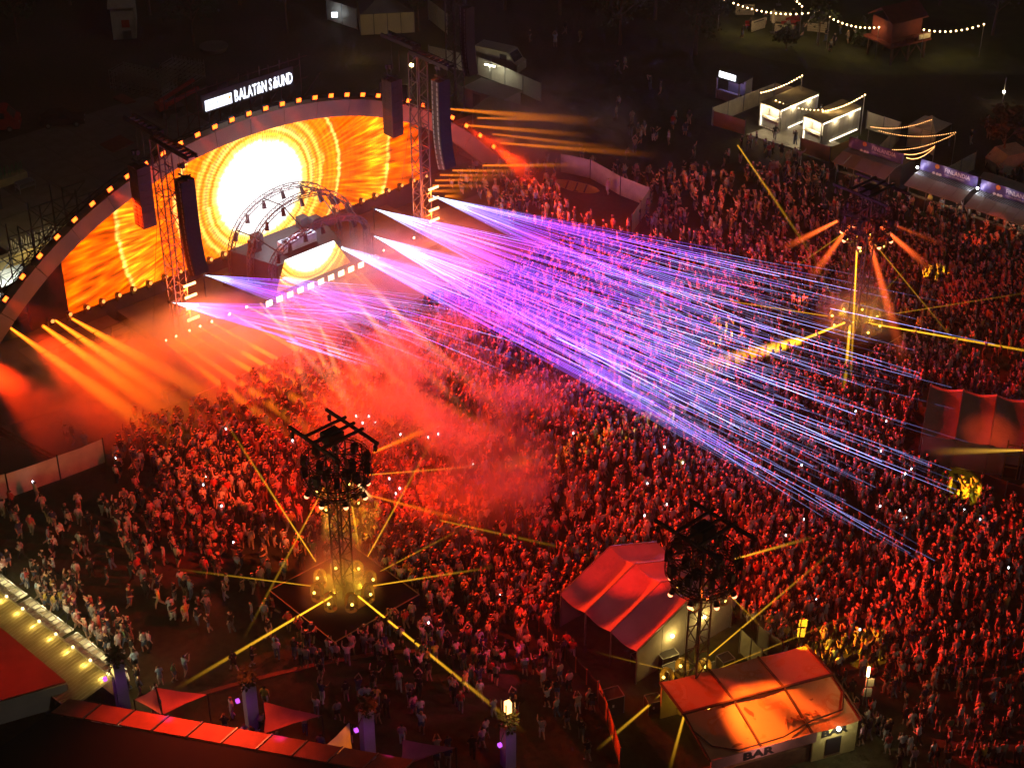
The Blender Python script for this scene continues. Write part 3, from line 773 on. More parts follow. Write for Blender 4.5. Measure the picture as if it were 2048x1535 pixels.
# dark tower behind the tent
B += [(1352, 1363, 1.2, 1262, 1440, .4, .09, .36, YB, 4), (1384, 1371, 1.1, 1358, 1468, .4, .09, .5, YB, 4), (1426, 1360, 1.2, 1510, 1365, .5, .06, .18, YB, 2), (1418, 1310, 1.6, 1560, 1190, 3, .07, .25, YB, 3), (1438, 1336, 1.4, 1600, 1270, 2.5, .05, .2, YB, 2.2), (1330, 1338, 1.4, 1250, 1318, 2, .05, .2, YB, 1.6), (1470, 1117, 9.6, 1560, 1092, 9, .09, .3, YB, 2.6), (1460, 1190, 6, 1500, 1230, 3, .06, .2, YB, 1.6)]
# scattered throws over the crowd
B += [(1600, 681, 1.3, 1350, 752, 1.2, .4, 1.2, (1, .44, .015), 1.3), (1475, 290, 7, 1570, 430, 2, .12, .4, YB, 1.1), (2046, 900, 4, 1850, 903, 2, .1, .5, (1, .5, .05), 2), (880, 1040, 2, 1060, 1080, 1, .1, .5, YB, .8)]
BEAM_GAIN = 2.2
for k, (x0, y0, z0, x1, y1, z1, r0, r1, c, s) in enumerate(B):
    nm = {ORG: 'orange', DEEP: 'red', YB: 'yellow'}.get(c, 'amber')
    kk = 2.6 if c == ORG else 2.1 if c == YB else 1.5
    if c == YB:
        r0 *= .75; r1 = min(r1 * .7, r0 * 2.6); x1, y1 = x1 + (x1 - x0) * .8, y1 + (y1 - y0) * .8
    if c == ORG: x1, y1 = x1 + (x1 - x0) * .45, y1 + (y1 - y0) * .45; r1 *= 1.3
    cone_beam('light_beam', '%s spotlight beam hanging in the smoky air' % nm, at(x0, y0, z0), at(x1, y1, z1), r0, r1, c, s * BEAM_GAIN * kk)
for o in BEAMS: o['group'] = o.get('group', 'spotlight beams')

# floor lamps along the lower deck that throw the low beams
fb = None
for i, s in enumerate([4.8, 5.8, 7.1, 8.2, 9.4, 11.2, 13.0, 26.5, 28.2, 30.0, 31.8]):
    t = thing('floor_light', '%s floor spotlight on the front edge of the lower deck' % ordn[i], 'stage light', S(s, 6.9, .9), ANG, 'floor lights on the lower deck')
    if fb is None:
        fb = MB().box((0, .05, .12), (.3, .3, .22)).tube((0, .1, .3), (0, -.22, .3), .13, .15, 8).build('housing', BLACK, t)
        v, f = ball((0, -.23, .3), .1); fl = MB().add(v, f).build('lens', emis('floor_lens', (1, .6, .3), 14), t)
    else: place('housing', fb.data, t); place('lens', fl.data, t)
    spot(S(s, 7.25, 1.3), S(s + 1.5, 24, 2.2), (1, .15, .01), 4200, 44, .6, .1, 'floor_spot')

# lamps of the show that paint pools on the crowd
def pool(src, zs, dst, c, w, deg, blend=.15): return spot(at(*src, zs) - Vector((0, 0, 1.1)), at(*dst, 1.2), c, w, deg, blend, .08, 'show_spot')
RED = (1, .10, .03)
for src, zs, dst, c, w, deg in POOLS: pool(src, zs, dst, (c[0], c[1] if c[1] > .4 else c[1] * .5, c[2] * .5), w * (16 if c[1] > .4 else 4.2), deg * (1.25 if c[1] > .4 else 1))

for s_, t_, z_ in ((44, 2, 7.0), (45.5, 3, 5.5), (40, 6, 5.0), (36, 8, 4.0)):
    spot(S(s_, t_, z_), S(s_, t_, 3.5) + Vector((30, -2, 0)), (1, .16, .012), 7000, 26, .5, .1, 'side_spot')

# ------------------------------------------------------------------ people
J0 = dict(pel=(0, 0, .95), sp=(0, .01, 1.13), ch=(0, 0, 1.34), nk=(0, .01, 1.48), hb=(0, -.01, 1.56), hm=(0, -.015, 1.645), ht=(0, -.005, 1.72))
RAD = dict(pel=(.155, .12), sp=(.135, .10), ch=(.165, .11), nk=(.058, .058), hb=(.075, .085), hm=(.088, .105), ht=(.05, .06))
def skeleton(pose, r):
    """joints and bones of one figure facing -y"""
    J = {k: Vector(v) for k, v in J0.items()}; R = dict(RAD)
    E = [('pel', 'sp'), ('sp', 'ch'), ('ch', 'nk'), ('nk', 'hb'), ('hb', 'hm'), ('hm', 'ht')]
    arms, stride, lean, sit = pose
    for sd, sg in (('l', 1), ('r', -1)):
        el, wr = arms[0 if sg > 0 else 1]
        J['sh' + sd] = Vector((sg * .185, 0, 1.39)); J['el' + sd] = Vector((sg * el[0], el[1], el[2])); J['wr' + sd] = Vector((sg * wr[0], wr[1], wr[2]))
        d = (J['wr' + sd] - J['el' + sd]).normalized()
        J['ha' + sd] = J['wr' + sd] + d * .12
        R['sh' + sd] = (.07, .065); R['el' + sd] = (.045, .045); R['wr' + sd] = (.034, .034); R['ha' + sd] = (.042, .026)
        fwd = stride * sg
        J['hp' + sd] = Vector((sg * .095, 0, .90))
        if sit:
            J['kn' + sd] = Vector((sg * .13, -.42, .92)); J['an' + sd] = Vector((sg * .13, -.44, .50)); J['to' + sd] = Vector((sg * .14, -.60, .46))
        else:
            J['kn' + sd] = Vector((sg * .11, -.05 - fwd * .5, .50 + abs(stride) * .04)); J['an' + sd] = Vector((sg * .11, .02 - fwd + (.16 if fwd < 0 else 0), .09 + (.12 if fwd < -.1 else 0))); J['to' + sd] = J['an' + sd] + Vector((sg * .02, -.17, -.05))
        R['hp' + sd] = (.105, .105); R['kn' + sd] = (.066, .066); R['an' + sd] = (.045, .045); R['to' + sd] = (.045, .032)
        E += [('ch', 'sh' + sd), ('sh' + sd, 'el' + sd), ('el' + sd, 'wr' + sd), ('wr' + sd, 'ha' + sd), ('pel', 'hp' + sd), ('hp' + sd, 'kn' + sd), ('kn' + sd, 'an' + sd), ('an' + sd, 'to' + sd)]
    if lean:
        for k in J:
            if J[k].z > 1.0: J[k].y -= lean * (J[k].z - 1.0)
    return J, R, E
DOWN = ((.25, .02, 1.10), (.24, -.08, .86)); BENT = ((.26, .02, 1.12), (.16, -.24, 1.10)); UPA = ((.30, -.05, 1.60), (.26, -.12, 1.86)); PHONE = ((.27, -.14, 1.24), (.12, -.34, 1.50)); DRINK = ((.25, -.10, 1.16), (.10, -.25, 1.38)); HIP = ((.36, .06, 1.14), (.2, -.02, .98)); WIDE = ((.44, 0, 1.52), (.55, -.06, 1.74)); CROSS = ((.24, -.08, 1.14), (-.04, -.20, 1.18)); CLAP = ((.24, -.12, 1.55), (.04, -.2, 1.78))
POSES = [('arms down', ((DOWN, DOWN), .03, 0, 0)), ('hand on hip', ((HIP, DOWN), .05, 0, 0)), ('one arm raised', ((UPA, DOWN), .06, .03, 0)), ('both arms raised', ((UPA, WIDE), .05, 0, 0)), ('filming', ((PHONE, PHONE), .03, 0, 0)), ('holding drink', ((DRINK, BENT), .04, 0, 0)), ('walking', ((BENT, DOWN), .26, .06, 0)), ('arms folded', ((CROSS, CROSS), .04, 0, 0)), ('hands overhead', ((CLAP, CLAP), .04, 0, 0)), ('leaning forward', ((BENT, BENT), .08, .22, 0))]
def grow(pose, sub):
    J, R, E = skeleton(pose, None)
    if not sub:
        E = [e for e in E if e[1][:2] not in ('ha', 'to', 'ht', 'hb')] + [('nk', 'hm')]; E = [e for e in E if e[0] != 'hb']
        for k in ('hal', 'har', 'tol', 'tor', 'ht', 'hb'): del J[k]
        R['hm'] = (.1, .115); J['hm'].z = 1.63
        for sd in 'lr': J['wr' + sd] = J['el' + sd].lerp(J['wr' + sd], 1.3)
    ks = list(J); ix = {k: i for i, k in enumerate(ks)}
    me = bpy.data.meshes.new('tmp'); me.from_pydata([tuple(J[k]) for k in ks], [(ix[a], ix[b]) for a, b in E], [])
    o = bpy.data.objects.new('tmp', me); col.objects.link(o)
    md = o.modifiers.new('skin', 'SKIN'); md.use_smooth_shade = True
    sv = me.skin_vertices[0].data
    for k in ks:
        sv[ix[k]].radius = R[k]; sv[ix[k]].use_root = (k == 'pel')
    if sub:
        ss = o.modifiers.new('sub', 'SUBSURF'); ss.levels = 1; ss.render_levels = 1
    dg = bpy.context.evaluated_depsgraph_get(); ev = o.evaluated_get(dg); m = ev.to_mesh()
    m.calc_loop_triangles()
    V = np.empty(len(m.vertices) * 3); m.vertices.foreach_get('co', V); V = V.reshape(-1, 3)
    T = np.empty(len(m.loop_triangles) * 3, dtype=np.int32); m.loop_triangles.foreach_get('vertices', T); T = T.reshape(-1, 3)
    NV = np.empty(len(m.vertices) * 3); m.vertices.foreach_get('normal', NV); NV = NV.reshape(-1, 3)
    ev.to_mesh_clear(); bpy.data.objects.remove(o); bpy.data.meshes.remove(me)
    C = V[T].mean(1)
    best = np.full(len(C), 1e9); reg = np.zeros(len(C), int); par = np.zeros(len(C))
    for (a, b) in E:
        A, Bv = np.array(J[a]), np.array(J[b]); d = Bv - A; tt = np.clip(((C - A) @ d) / (d @ d), 0, 1)
        ra, rb = max(R[a]), max(R[b])
        dist = np.linalg.norm(C - (A + tt[:, None] * d), axis=1) / (ra + (rb - ra) * tt)
        kind = 2 if b[:2] in ('hb', 'hm', 'ht') else 6 if b == 'nk' else 3 if b[:2] == 'el' else 4 if b[:2] in ('wr', 'ha') else 5 if b[:2] == 'kn' else 7 if b[:2] == 'an' else 8 if b[:2] == 'to' else 9 if b[:2] == 'hp' else 1
        mk = dist < best
        best[mk] = dist[mk]; reg[mk] = kind; par[mk] = tt[mk]
    # cloth code per triangle: 0 skin 1 shirt 2 shorts 3 lower trouser leg 4 hair 5 shoe
    code = np.zeros(len(C), int)
    code[(reg == 1) & (C[:, 2] > 1.0)] = 1; code[(reg == 1) & (C[:, 2] <= 1.0)] = 2
    code[(reg == 3) & (par < .62)] = 1
    code[reg == 9] = 2; code[(reg == 5) & (par < .8)] = 2; code[((reg == 5) & (par >= .8)) | (reg == 7)] = 3; code[reg == 8] = 5
    hd = reg == 2
    code[hd & ((C[:, 2] > (1.685 if sub else 1.67)) | ((C[:, 1] - J['hm'].y > .02) & (C[:, 2] > 1.57)))] = 4
    return V, T, NV, code
LOW = [grow(p, 0) for _, p in POSES]
HIGH = [grow(p, 1) for _, p in POSES]
SHIRTS = [('white', (.7, .69, .67), 17), ('black', (.02, .02, .022), 38), ('grey', (.28, .28, .28), 8), ('red', (.5, .06, .05), 6), ('pale blue', (.35, .5, .65), 6), ('navy', (.03, .04, .12), 6), ('beige', (.55, .45, .32), 7), ('pink', (.7, .35, .4), 5), ('yellow', (.7, .55, .12), 3), ('green', (.1, .25, .12), 3)]
BOTS = [('black', (.02, .02, .02), 10), ('blue denim', (.12, .18, .3), 8), ('white', (.7, .69, .66), 5), ('khaki', (.35, .28, .18), 5), ('grey', (.22, .22, .23), 4)]
HAIRS = [('dark', (.02, .015, .012), 10), ('brown', (.09, .05, .03), 7), ('blond', (.5, .36, .16), 4)]
SKINS = [(.62, .40, .28), (.55, .33, .22), (.68, .46, .34), (.42, .25, .16)]
def pick(lst): return rng.choices(lst, [x[2] for x in lst])[0]
# where people stand: persons per square metre
def inside(px, py, poly):
    c = False; n = len(poly)
    for i in range(n):
        x1, y1 = poly[i]; x2, y2 = poly[(i + 1) % n]
        if (y1 > py) != (y2 > py) and px < (x2 - x1) * (py - y1) / (y2 - y1) + x1: c = not c
    return c
KEEP_OUT = [[(1110, 1215), (1245, 1130), (1480, 1225), (1650, 1370), (1760, 1460), (1700, 1535), (1240, 1535), (1190, 1400)],     # striped tent, compound and kiosk
            [(1800, 900), (1850, 760), (2048, 800), (2048, 1000), (1950, 960)],
            [(1420, 330), (1420, 220), (1760, 180), (1960, 330), (2048, 390), (2048, 425), (1860, 400), (1640, 340), (1500, 290)],
            [(0, 1150), (230, 1420), (700, 1535), (0, 1535)], [(760, 100), (1090, 160), (1060, 240), (760, 220)], [(1110, 300), (1310, 370), (1260, 450), (1120, 400)]]
def density(p):
    px, py = pix((p.x, p.y, .9))
    if px < -30 or px > 2080 or py > 1560 or py < 20: return 0
    for po in KEEP_OUT:
        if inside(px, py, po): return 0
    s, t = to_st(p)
    for b in (TA, TB):
        s2, t2 = to_st(b)
        if abs(s - s2) < 3.95 and abs(t - t2) < 3.95: return 0
    if t < 16.2 and s < 42: return 0
    if s < -6.5 and t < 17.5: return 0
    if px < 230 and py < 1000: return 0
    if py < 60 or (px < 1230 and py < 300): return .0
    if py < 225: return .012
    if px < 620 and py > 980:
        d = 1.1 if (px > 330 and py < 1100) else .7 if py < 1120 else .42
        if px < 150 and py > 1120: d = .12
        if py > 1330: d *= .45
        if 200 < px < 480 and 1230 < py < 1400: d *= .4
        return d
    if px < 640 and py > 930 and px < 330: return .55
    if 560 < px < 1240 and py > 1230:
        return 1.1 if py < 1330 else .55 if py < 1420 else .2
    if px > 1600 and py > 1330: return .5 if px < 1800 else 1.0
    if py < 330: return .12 if px < 1480 else .05
    if py < 480: return .9
    return 1.45
people = []
def clump(x, y): return .5 + .5 * math.sin(x * .33 + 1.3 * math.sin(y * .21)) * math.sin(y * .29 + 1.1 * math.sin(x * .17 + 2))
for gx in np.arange(-45, 66, .62):
    for gy in np.arange(77, 178, .62):
        p = Vector((gx + rng.uniform(-.3, .3), gy + rng.uniform(-.3, .3), 0))
        d = density(p)
        if d > 1.2: d = 1.0 + 1.6 * clump(p.x, p.y)
        if d and rng.random() < d * .3844: people.append(p)
def q_at(px, py): return at(px, py)
# queues at the counters and a few people placed where the photograph shows them alone
EXTRA = [(1500, 298), (1512, 292), (1549, 280), (1556, 262), (1590, 290), (1530, 305), (1545, 310), (1562, 315), (1537, 318), (1575, 330), (1588, 325), (1598, 330), (1483, 300), (1493, 305), (1670, 345), (1690, 340), (1712, 352), (1640, 240), (2020, 1410), (1215, 390), (1300, 180), (1320, 190), (1650, 85), (1668, 92), (1680, 70), (1695, 88), (1710, 80), (1760, 65), (1500, 62), (1484, 78), (1605, 72), (1660, 105), (1585, 45), (1530, 50), (1575, 68), (1250, 140), (1130, 70), (1160, 85), (1235, 150), (1060, 85), (1110, 95), (135, 885), (148, 890), (172, 900), (272, 848), (305, 862), (330, 868), (75, 1000), (25, 1020), (278, 1372), (322, 1368), (350, 1362), (372, 1350), (1835, 1490), (1770, 1480), (1735, 1478), (1720, 1490), (1655, 1390), (1785, 1395)]
people += [q_at(*e) for e in EXTRA]
for k in range(64):
    u = rng.random(); e = rng.random() ** 1.6; people.append(q_at(36 + 215 * u + 60 * e, 1168 + 165 * u - 34 * e + rng.uniform(-5, 5)))
people = [p for p in people if -40 < pix((p.x, p.y, 1))[0] < 2090]
def seat_rank(p):
    px, py = pix((p.x, p.y, .9))
    edge = 0 if (10 < px < 2038 and 0 < py < 1525) else 60
    return p.y + edge
people.sort(key=seat_rank)
near, rest = people[:NEAR_N], people[NEAR_N:]
STAGE_C = S(SC, 2)
def facing(p):
    px, py = pix((p.x, p.y, 1))
    d = STAGE_C - p
    a = math.atan2(d.y, d.x) + math.pi / 2
    spread = 2.6 if (px < 560 and py > 1050) or py < 340 else .55
    return a + rng.uniform(-spread, spread)
def pose_of(p):
    px, py = pix((p.x, p.y, 1))
    loose = (px < 600 and py > 1030) or py < 340
    w = [20, 10, 3, 1, 6, 9, 10, 6, 2, 3] if loose else [34, 7, 10, 7, 8, 10, 3, 7, 4, 8]
    return rng.choices(range(10), w)[0]
# individuals
cm_, N, L = _new('person_cloth')
o_ = N.new('ShaderNodeOutputMaterial'); p_ = N.new('ShaderNodeBsdfPrincipled'); oi = N.new('ShaderNodeObjectInfo'); tc = N.new('ShaderNodeTexCoord')
nz = N.new('ShaderNodeTexNoise'); nz.inputs['Scale'].default_value = 9; L.new(tc.outputs['Object'], nz.inputs['Vector'])
mr = N.new('ShaderNodeMapRange'); mr.inputs[3].default_value = .75; mr.inputs[4].default_value = 1.2; L.new(nz.outputs[0], mr.inputs[0])
vm = N.new('ShaderNodeVectorMath'); vm.operation = 'SCALE'; L.new(oi.outputs['Color'], vm.inputs[0]); L.new(mr.outputs[0], vm.inputs['Scale'])
L.new(vm.outputs[0], p_.inputs['Base Color']); p_.inputs['Roughness'].default_value = .8; p_.inputs['Specular IOR Level'].default_value = .2
L.new(p_.outputs[0], o_.inputs['Surface'])
def tri_mesh(name, V, T, keep=None, inflate=0.0, NV=None):
    if keep is not None:
        T = T[keep]; u, inv = np.unique(T, return_inverse=True); T = inv.reshape(-1, 3); NV = NV[u]; V = V[u] + NV * inflate
    me = bpy.data.meshes.new(name); me.from_pydata(V.tolist(), [], T.tolist()); me.materials.append(cm_)
    me.polygons.foreach_set('use_smooth', [True] * len(me.polygons)); me.update()
    return me
PARTS = []
for V, T, NV, code in HIGH:
    PARTS.append(dict(body=tri_mesh('person', V, T), shirt=tri_mesh('shirt', V, T, code == 1, .018, NV), shorts=tri_mesh('shorts', V, T, code == 2, .02, NV),
                      trousers=tri_mesh('trousers', V, T, (code == 2) | (code == 3), .018, NV), hair=tri_mesh('hair', V, T, code == 4, .02, NV), shoes=tri_mesh('shoes', V, T, code == 5, .012, NV)))
MARKS = [((120, 1250), 'at the long bar counter'), ((330, 1290), 'on dirt beside bar counter'), ((300, 1090), 'on dim grass left of tower'), ((250, 1420), 'by column nearest the bar'), ((500, 1250), 'left of black platform'), ((690, 1320), 'in front of black platform'), ((900, 1230), 'right of black platform'), ((1050, 1330), 'by fence beside striped tent'), ((760, 1450), 'behind the shade sails'), ((1080, 1450), 'near the lantern column'), ((1650, 1400), 'beside BAR kiosk roof'), ((1760, 1470), 'by lit kiosk end'), ((1650, 1290), 'above BAR kiosk in yellow light'), ((1850, 1350), 'in dark crowd right of kiosk'), ((1950, 1250), 'in red crowd near edge'), ((1800, 1180), 'in dark crowd above kiosk'), ((1540, 1180), 'beside dark tower crown'), ((1980, 1450), 'in bottom corner crowd'), ((1900, 1480), 'in crowd near bottom edge'), ((600, 1400), 'near second violet column')]
lab_n = {}
for k, p in enumerate(near):
    pi = pose_of(p); P = PARTS[pi]; px, py = pix((p.x, p.y, .9))
    sh, bo, ha = pick(SHIRTS), pick(BOTS), pick(HAIRS)
    mk = min(MARKS, key=lambda m: (m[0][0] - px) ** 2 + (m[0][1] - py) ** 2)[1]
    low = rng.choice(('shorts', 'trousers'))
    lab = '%s-haired person, %s shirt, %s %s, %s, %s' % (ha[0], sh[0], bo[0], low, POSES[pi][0], mk)
    lab_n[lab] = 1
    o = place('person', P['body'], None, (p.x, p.y, .005), facing(p))
    sc = rng.uniform(.94, 1.06); o.scale = (sc * rng.uniform(.95, 1.08), sc * rng.uniform(.95, 1.08), sc)
    o.color = (*rng.choice(SKINS), 1)
    tag(o, lab, 'person', 'people standing in the festival crowd')
    for nm, c in (('shirt', sh[1]), (low, bo[1]), ('hair', ha[1]), ('shoes', rng.choice(((.6, .6, .58), (.03, .03, .03), (.3, .28, .26))))):
        place(nm, P[nm], o).color = (*c, 1)
# the mass of the crowd: one object
VV = []; TT = []; CO = []; base = 0
for p in rest:
    V, T, NV, code = LOW[pose_of(p)]
    a = facing(p); ca, sa = math.cos(a), math.sin(a); sc = rng.uniform(.93, 1.07); w = sc * rng.uniform(.95, 1.1)
    M = np.array([[ca * w, -sa * w, 0], [sa * w, ca * w, 0], [0, 0, sc]])
    VV.append(V @ M.T + np.array([p.x, p.y, .005])); TT.append(T + base); base += len(V)
    sk = rng.choice(SKINS); sh = pick(SHIRTS)[1]; bo = pick(BOTS)[1]; ha = pick(HAIRS)[1]
    pal = np.array([sk, sh, bo, bo if rng.random() < .5 else sk, ha, (.25, .25, .25)])
    CO.append(pal[code])
VV = np.concatenate(VV); TT = np.concatenate(TT); CO = np.concatenate(CO)
me = bpy.data.meshes.new('crowd')
me.vertices.add(len(VV)); me.vertices.foreach_set('co', VV.ravel())
me.loops.add(len(TT) * 3); me.loops.foreach_set('vertex_index', TT.ravel().astype(np.int32))
me.polygons.add(len(TT)); me.polygons.foreach_set('loop_start', np.arange(0, len(TT) * 3, 3, dtype=np.int32))
me.update(calc_edges=True)
me.polygons.foreach_set('use_smooth', np.ones(len(TT), dtype=bool))
at_ = me.attributes.new('cloth', 'FLOAT_COLOR', 'FACE')
at_.data.foreach_set('color', np.concatenate([CO, np.ones((len(CO), 1))], 1).ravel())
km, N, L = _new('crowd_cloth')
o_ = N.new('ShaderNodeOutputMaterial'); p_ = N.new('ShaderNodeBsdfPrincipled'); aa = N.new('ShaderNodeAttribute'); aa.attribute_name = 'cloth'
L.new(aa.outputs['Color'], p_.inputs['Base Color']); p_.inputs['Roughness'].default_value = .75; p_.inputs['Specular IOR Level'].default_value = .25; L.new(p_.outputs[0], o_.inputs['Surface'])
me.materials.append(km)
crowd = place('crowd', me)
tag(crowd, 'dense festival crowd packed in front of the stage, thousands of people', 'crowd', None, 'stuff')
print('PEOPLE', len(near), len(rest), 'crowd tris', len(TT))
# lit phone screens held up here and there
ph = MB().box((0, 0, 0), (.09, .012, .17)); pm_ = None
for k in range(46):
    p = rng.choice(rest[:2600]); q = Vector((p.x, p.y, 1.62)) + Vector((rng.uniform(-.2, .2), rng.uniform(-.3, .1), rng.uniform(-.2, .4)))
    if pm_ is None: o = ph.build('phone', emis('phone_screen', (.85, .92, 1), 7)); pm_ = o.data; o.location = q
    else: o = place('phone', pm_, None, q, rng.uniform(-1, 1))
    tag(o, 'tiny lit phone screen held up in the dense crowd', 'phone', 'lit phones in the crowd')

# ------------------------------------------------------------------ surroundings
def R_(a): return math.radians(a)
def light_in(t, loc, c, w, size=.2): 
    o = point((0, 0, 0), c, w, size); o.location = t.matrix_world @ Vector(loc) if False else loc; o.parent = t
    return o
WARM = (1.0, .72, .36); COOL = (1.0, .78, .45)
STRIP = emis('white_light_strip', (1, .85, .6), 5)
def fence(name, label, pts, h, m, cat='fence', post=.09, n=None, group=None, z0=0.0, sag=0.0, pm=None):
    """cloth or board panels between posts; every panel and post a part"""
    f = thing(name, label, cat, (pts[0].x, pts[0].y, 0), 0, group)
    o = Vector((pts[0].x, pts[0].y, 0))
    k = 0
    for a, b in zip(pts[:-1], pts[1:]):
        a = Vector((a.x, a.y, 0)) - o; b = Vector((b.x, b.y, 0)) - o
        d = (b - a); nn = n or max(1, int(round(d.length / 2.6))); u = d.normalized(); nrm = Vector((-u.y, u.x, 0))
        for i in range(nn):
            p, q = a.lerp(b, i / nn) + u * .06, a.lerp(b, (i + 1) / nn) - u * .06
            s1, s2 = rng.uniform(-.03, .03), rng.uniform(-.03, .03)
            mid = p.lerp(q, .5) + nrm * rng.uniform(-.06, .06)
            mb = MB(); z1 = z0 + .08
            V0 = [p + Vector((0, 0, z1)), mid + Vector((0, 0, z1)), q + Vector((0, 0, z1)), q + Vector((0, 0, z0 + h + s2)), mid + Vector((0, 0, z0 + h - sag)), p + Vector((0, 0, z0 + h + s1))]
            mb.prism(V0, nrm * .03)
            mb.build('panel', m, f)
            MB().bar(a.lerp(b, i / nn) + Vector((0, 0, 0)), a.lerp(b, i / nn) + Vector((0, 0, z0 + h + .1)), post).build('post', pm or STEEL, f)
        MB().bar(b, b + Vector((0, 0, z0 + h + .1)), post).build('post', pm or STEEL, f)
    return f
def tree(label, base, h, cr, dens, leafm, group='trees around the festival ground', conifer=False, name='tree', trunk=.14):
    t = thing(name, label, 'tree', base, rng.uniform(0, 6), group)
    mb = MB(); mb.tube((0, 0, 0), (.1, .05, h * .55), trunk, trunk * .6, 7)
    tips = []
    for i in range(7):
        a = i * 2.4; z = h * (.4 + .06 * i); q = Vector((math.cos(a) * cr * .6, math.sin(a) * cr * .6, z + h * .22)); mb.tube((.08, .04, z), q, trunk * .45, .03, 5); tips.append(q)
    mb.tube((.1, .05, h * .55), (0, 0, h * .95), trunk * .6, .03, 6); tips.append(Vector((0, 0, h * .85)))
    mb.build('trunk', WOOD, t)
    lf = MB(); cl = []
    for q in tips:
        for _ in range(4): cl.append(q + Vector((rng.gauss(0, cr * .22), rng.gauss(0, cr * .22), rng.gauss(0, h * .07))))
    for k in range(dens):
        if conifer:
            z = rng.random() ** 1.3; a = rng.uniform(0, 6.28); rr = cr * (1 - z) * (.5 + .5 * rng.random()); c = Vector((math.cos(a) * rr, math.sin(a) * rr, h * (.08 + .92 * z)))
        else:
            q = rng.choice(cl); c = q + Vector((rng.gauss(0, cr * .2), rng.gauss(0, cr * .2), rng.gauss(0, cr * .17)))
        u = Vector((rng.gauss(0, 1), rng.gauss(0, 1), rng.gauss(0, .6))).normalized(); v = u.cross(Vector((rng.gauss(0, 1), rng.gauss(0, 1), rng.gauss(0, 1)))).normalized(); s = rng.uniform(.12, .26)
        lf.add([c - u * s, c - v * s * .6, c + u * s, c + v * s * .6], [(0, 1, 2, 3)])
    lf.build('crown', leafm, t)
    return t
LEAF = mat('leaves', (.055, .085, .025), .7, .4, 1.5)
def strand(label, P, Qp, n, sag, m, r=.055, group='festoon strings', posts=(0, 1), lamp_w=0.0, every=4, c=WARM):
    """a hanging cable and its bulbs, every bulb a part"""
    t = thing('string_lights', label, 'string lights', (P.x, P.y, 0), 0, group); o = Vector((P.x, P.y, 0))
    pts = [P.lerp(Qp, i / n) - Vector((0, 0, sag * 4 * (i / n) * (1 - i / n))) for i in range(n + 1)]
    mb = MB()
    for a, b in zip(pts[:-1], pts[1:]): mb.bar(a - o, b - o, .02)
    mb.build('cable', BLACK, t)
    bm = None
    for i, p in enumerate(pts):
        if bm is None:
            v, f = ball((0, 0, -.05), r, 6, 4); b_ = MB().add(v, f).build('bulb', m, t, True, loc=p - o); bm = b_.data
        else: place('bulb', bm, t, p - o)
        if lamp_w and i % every == every // 2: point(p - Vector((0, 0, .15)), c, lamp_w, .1)
    for k in posts:
        e = (P, Qp)[k]; MB().tube((e.x - o.x, e.y - o.y, 0), (e.x - o.x, e.y - o.y, e.z), .04, n=6).build('post', STEEL, t)
    return t
BULB = emis('warm_bulb', (1, .62, .25), 14)
FAIRY = emis('fairy_bulb', (1, .42, .12), 7)

# --- two service containers, kiosk and fences beyond the crowd
CW = mat('container_wall', (.62, .58, .50), .55, .1, 1.2); CR = mat('container_roof', (.48, .40, .24), .7, .15, 1)
def container(label, o, rz, Ln, W, H):
    t = thing('bar_container', label, 'container', (o[0], o[1], .12), R_(rz), 'white bar containers')
    MB().box((Ln / 2, -W / 2, H + .06), (Ln + .1, W + .1, .12)).build('roof', CR, t)
    MB().box((Ln / 2, -W / 2, .06), (Ln, W, .12)).build('floor', CW, t)
    MB().box((Ln - .05, -W / 2, H / 2 + .06), (.08, W - .1, H - .12)).build('back_wall', CW, t)
    MB().box((Ln / 2, -.05, H / 2 + .06), (Ln - .2, .07, H - .12)).build('side_wall', CW, t)
    n = 7; w = (Ln - .5) / n
    for i in range(n): MB().box((.3 + w * (i + .5), -W + .05, H / 2 + .06), (w * .94, .06, H - .12)).build('wall_panel', CW, t)
    for x, y in ((.06, -.06), (.06, -W + .06), (Ln - .06, -.06), (Ln - .06, -W + .06)): MB().box((x, y, H / 2 + .03), (.12, .12, H)).build('corner_post', WHITE, t)
    MB().box((Ln / 2, -W - .03, H - .08), (Ln - .3, .05, .09)).build('light_strip', STRIP, t)
    MB().box((Ln * .6, -W - .03, .2), (Ln * .7, .05, .06)).build('light_strip', STRIP, t)
    MB().box((.1, -W / 2, H - .1), (.06, W - .3, .08)).build('light_strip', STRIP, t)
    MB().box((.14, -.14, H / 2), (.05, .05, H - .3)).build('light_strip', STRIP, t)
    MB().box((1.6, -W / 2, H / 2 + .1), (.06, W - .24, H - .3)).build('inner_wall', WHITE, t)
    MB().box((.5, -W / 2, .62), (.6, W - .3, 1.0)).build('counter', WHITE, t)
    MB().box((.22, -W / 2, 1.16), (.4, W - .25, .06)).build('counter_top', mat('counter_top', (.3, .26, .2), .4), t)
    for y in (-W * .35, -W * .55, -W * .75): MB().box((1.53, y, 1.95), (.05, .4, .45)).build('menu_board', BLACK, t)
    light_in(t, (.9, -W / 2, H - .35), COOL, 110, .2); light_in(t, (.9, -W * .3, 1.6), COOL, 50, .2)
    light_in(t, (Ln * .35, -W - .25, H - .3), COOL, 40, .2); light_in(t, (Ln * .75, -W - .25, H - .3), COOL, 40, .2)
    light_in(t, (-.5, -W / 2, H - .2), COOL, 90, .2)
    return t
container('white bar container with glowing front, nearer the string light post', (26.1, 170.9), 43, 6.4, 2.7, 2.6)
container('white bar container with lit roof edge, nearer the vodka bars', (30.15, 167.5), 41.5, 6.3, 2.5, 2.6)
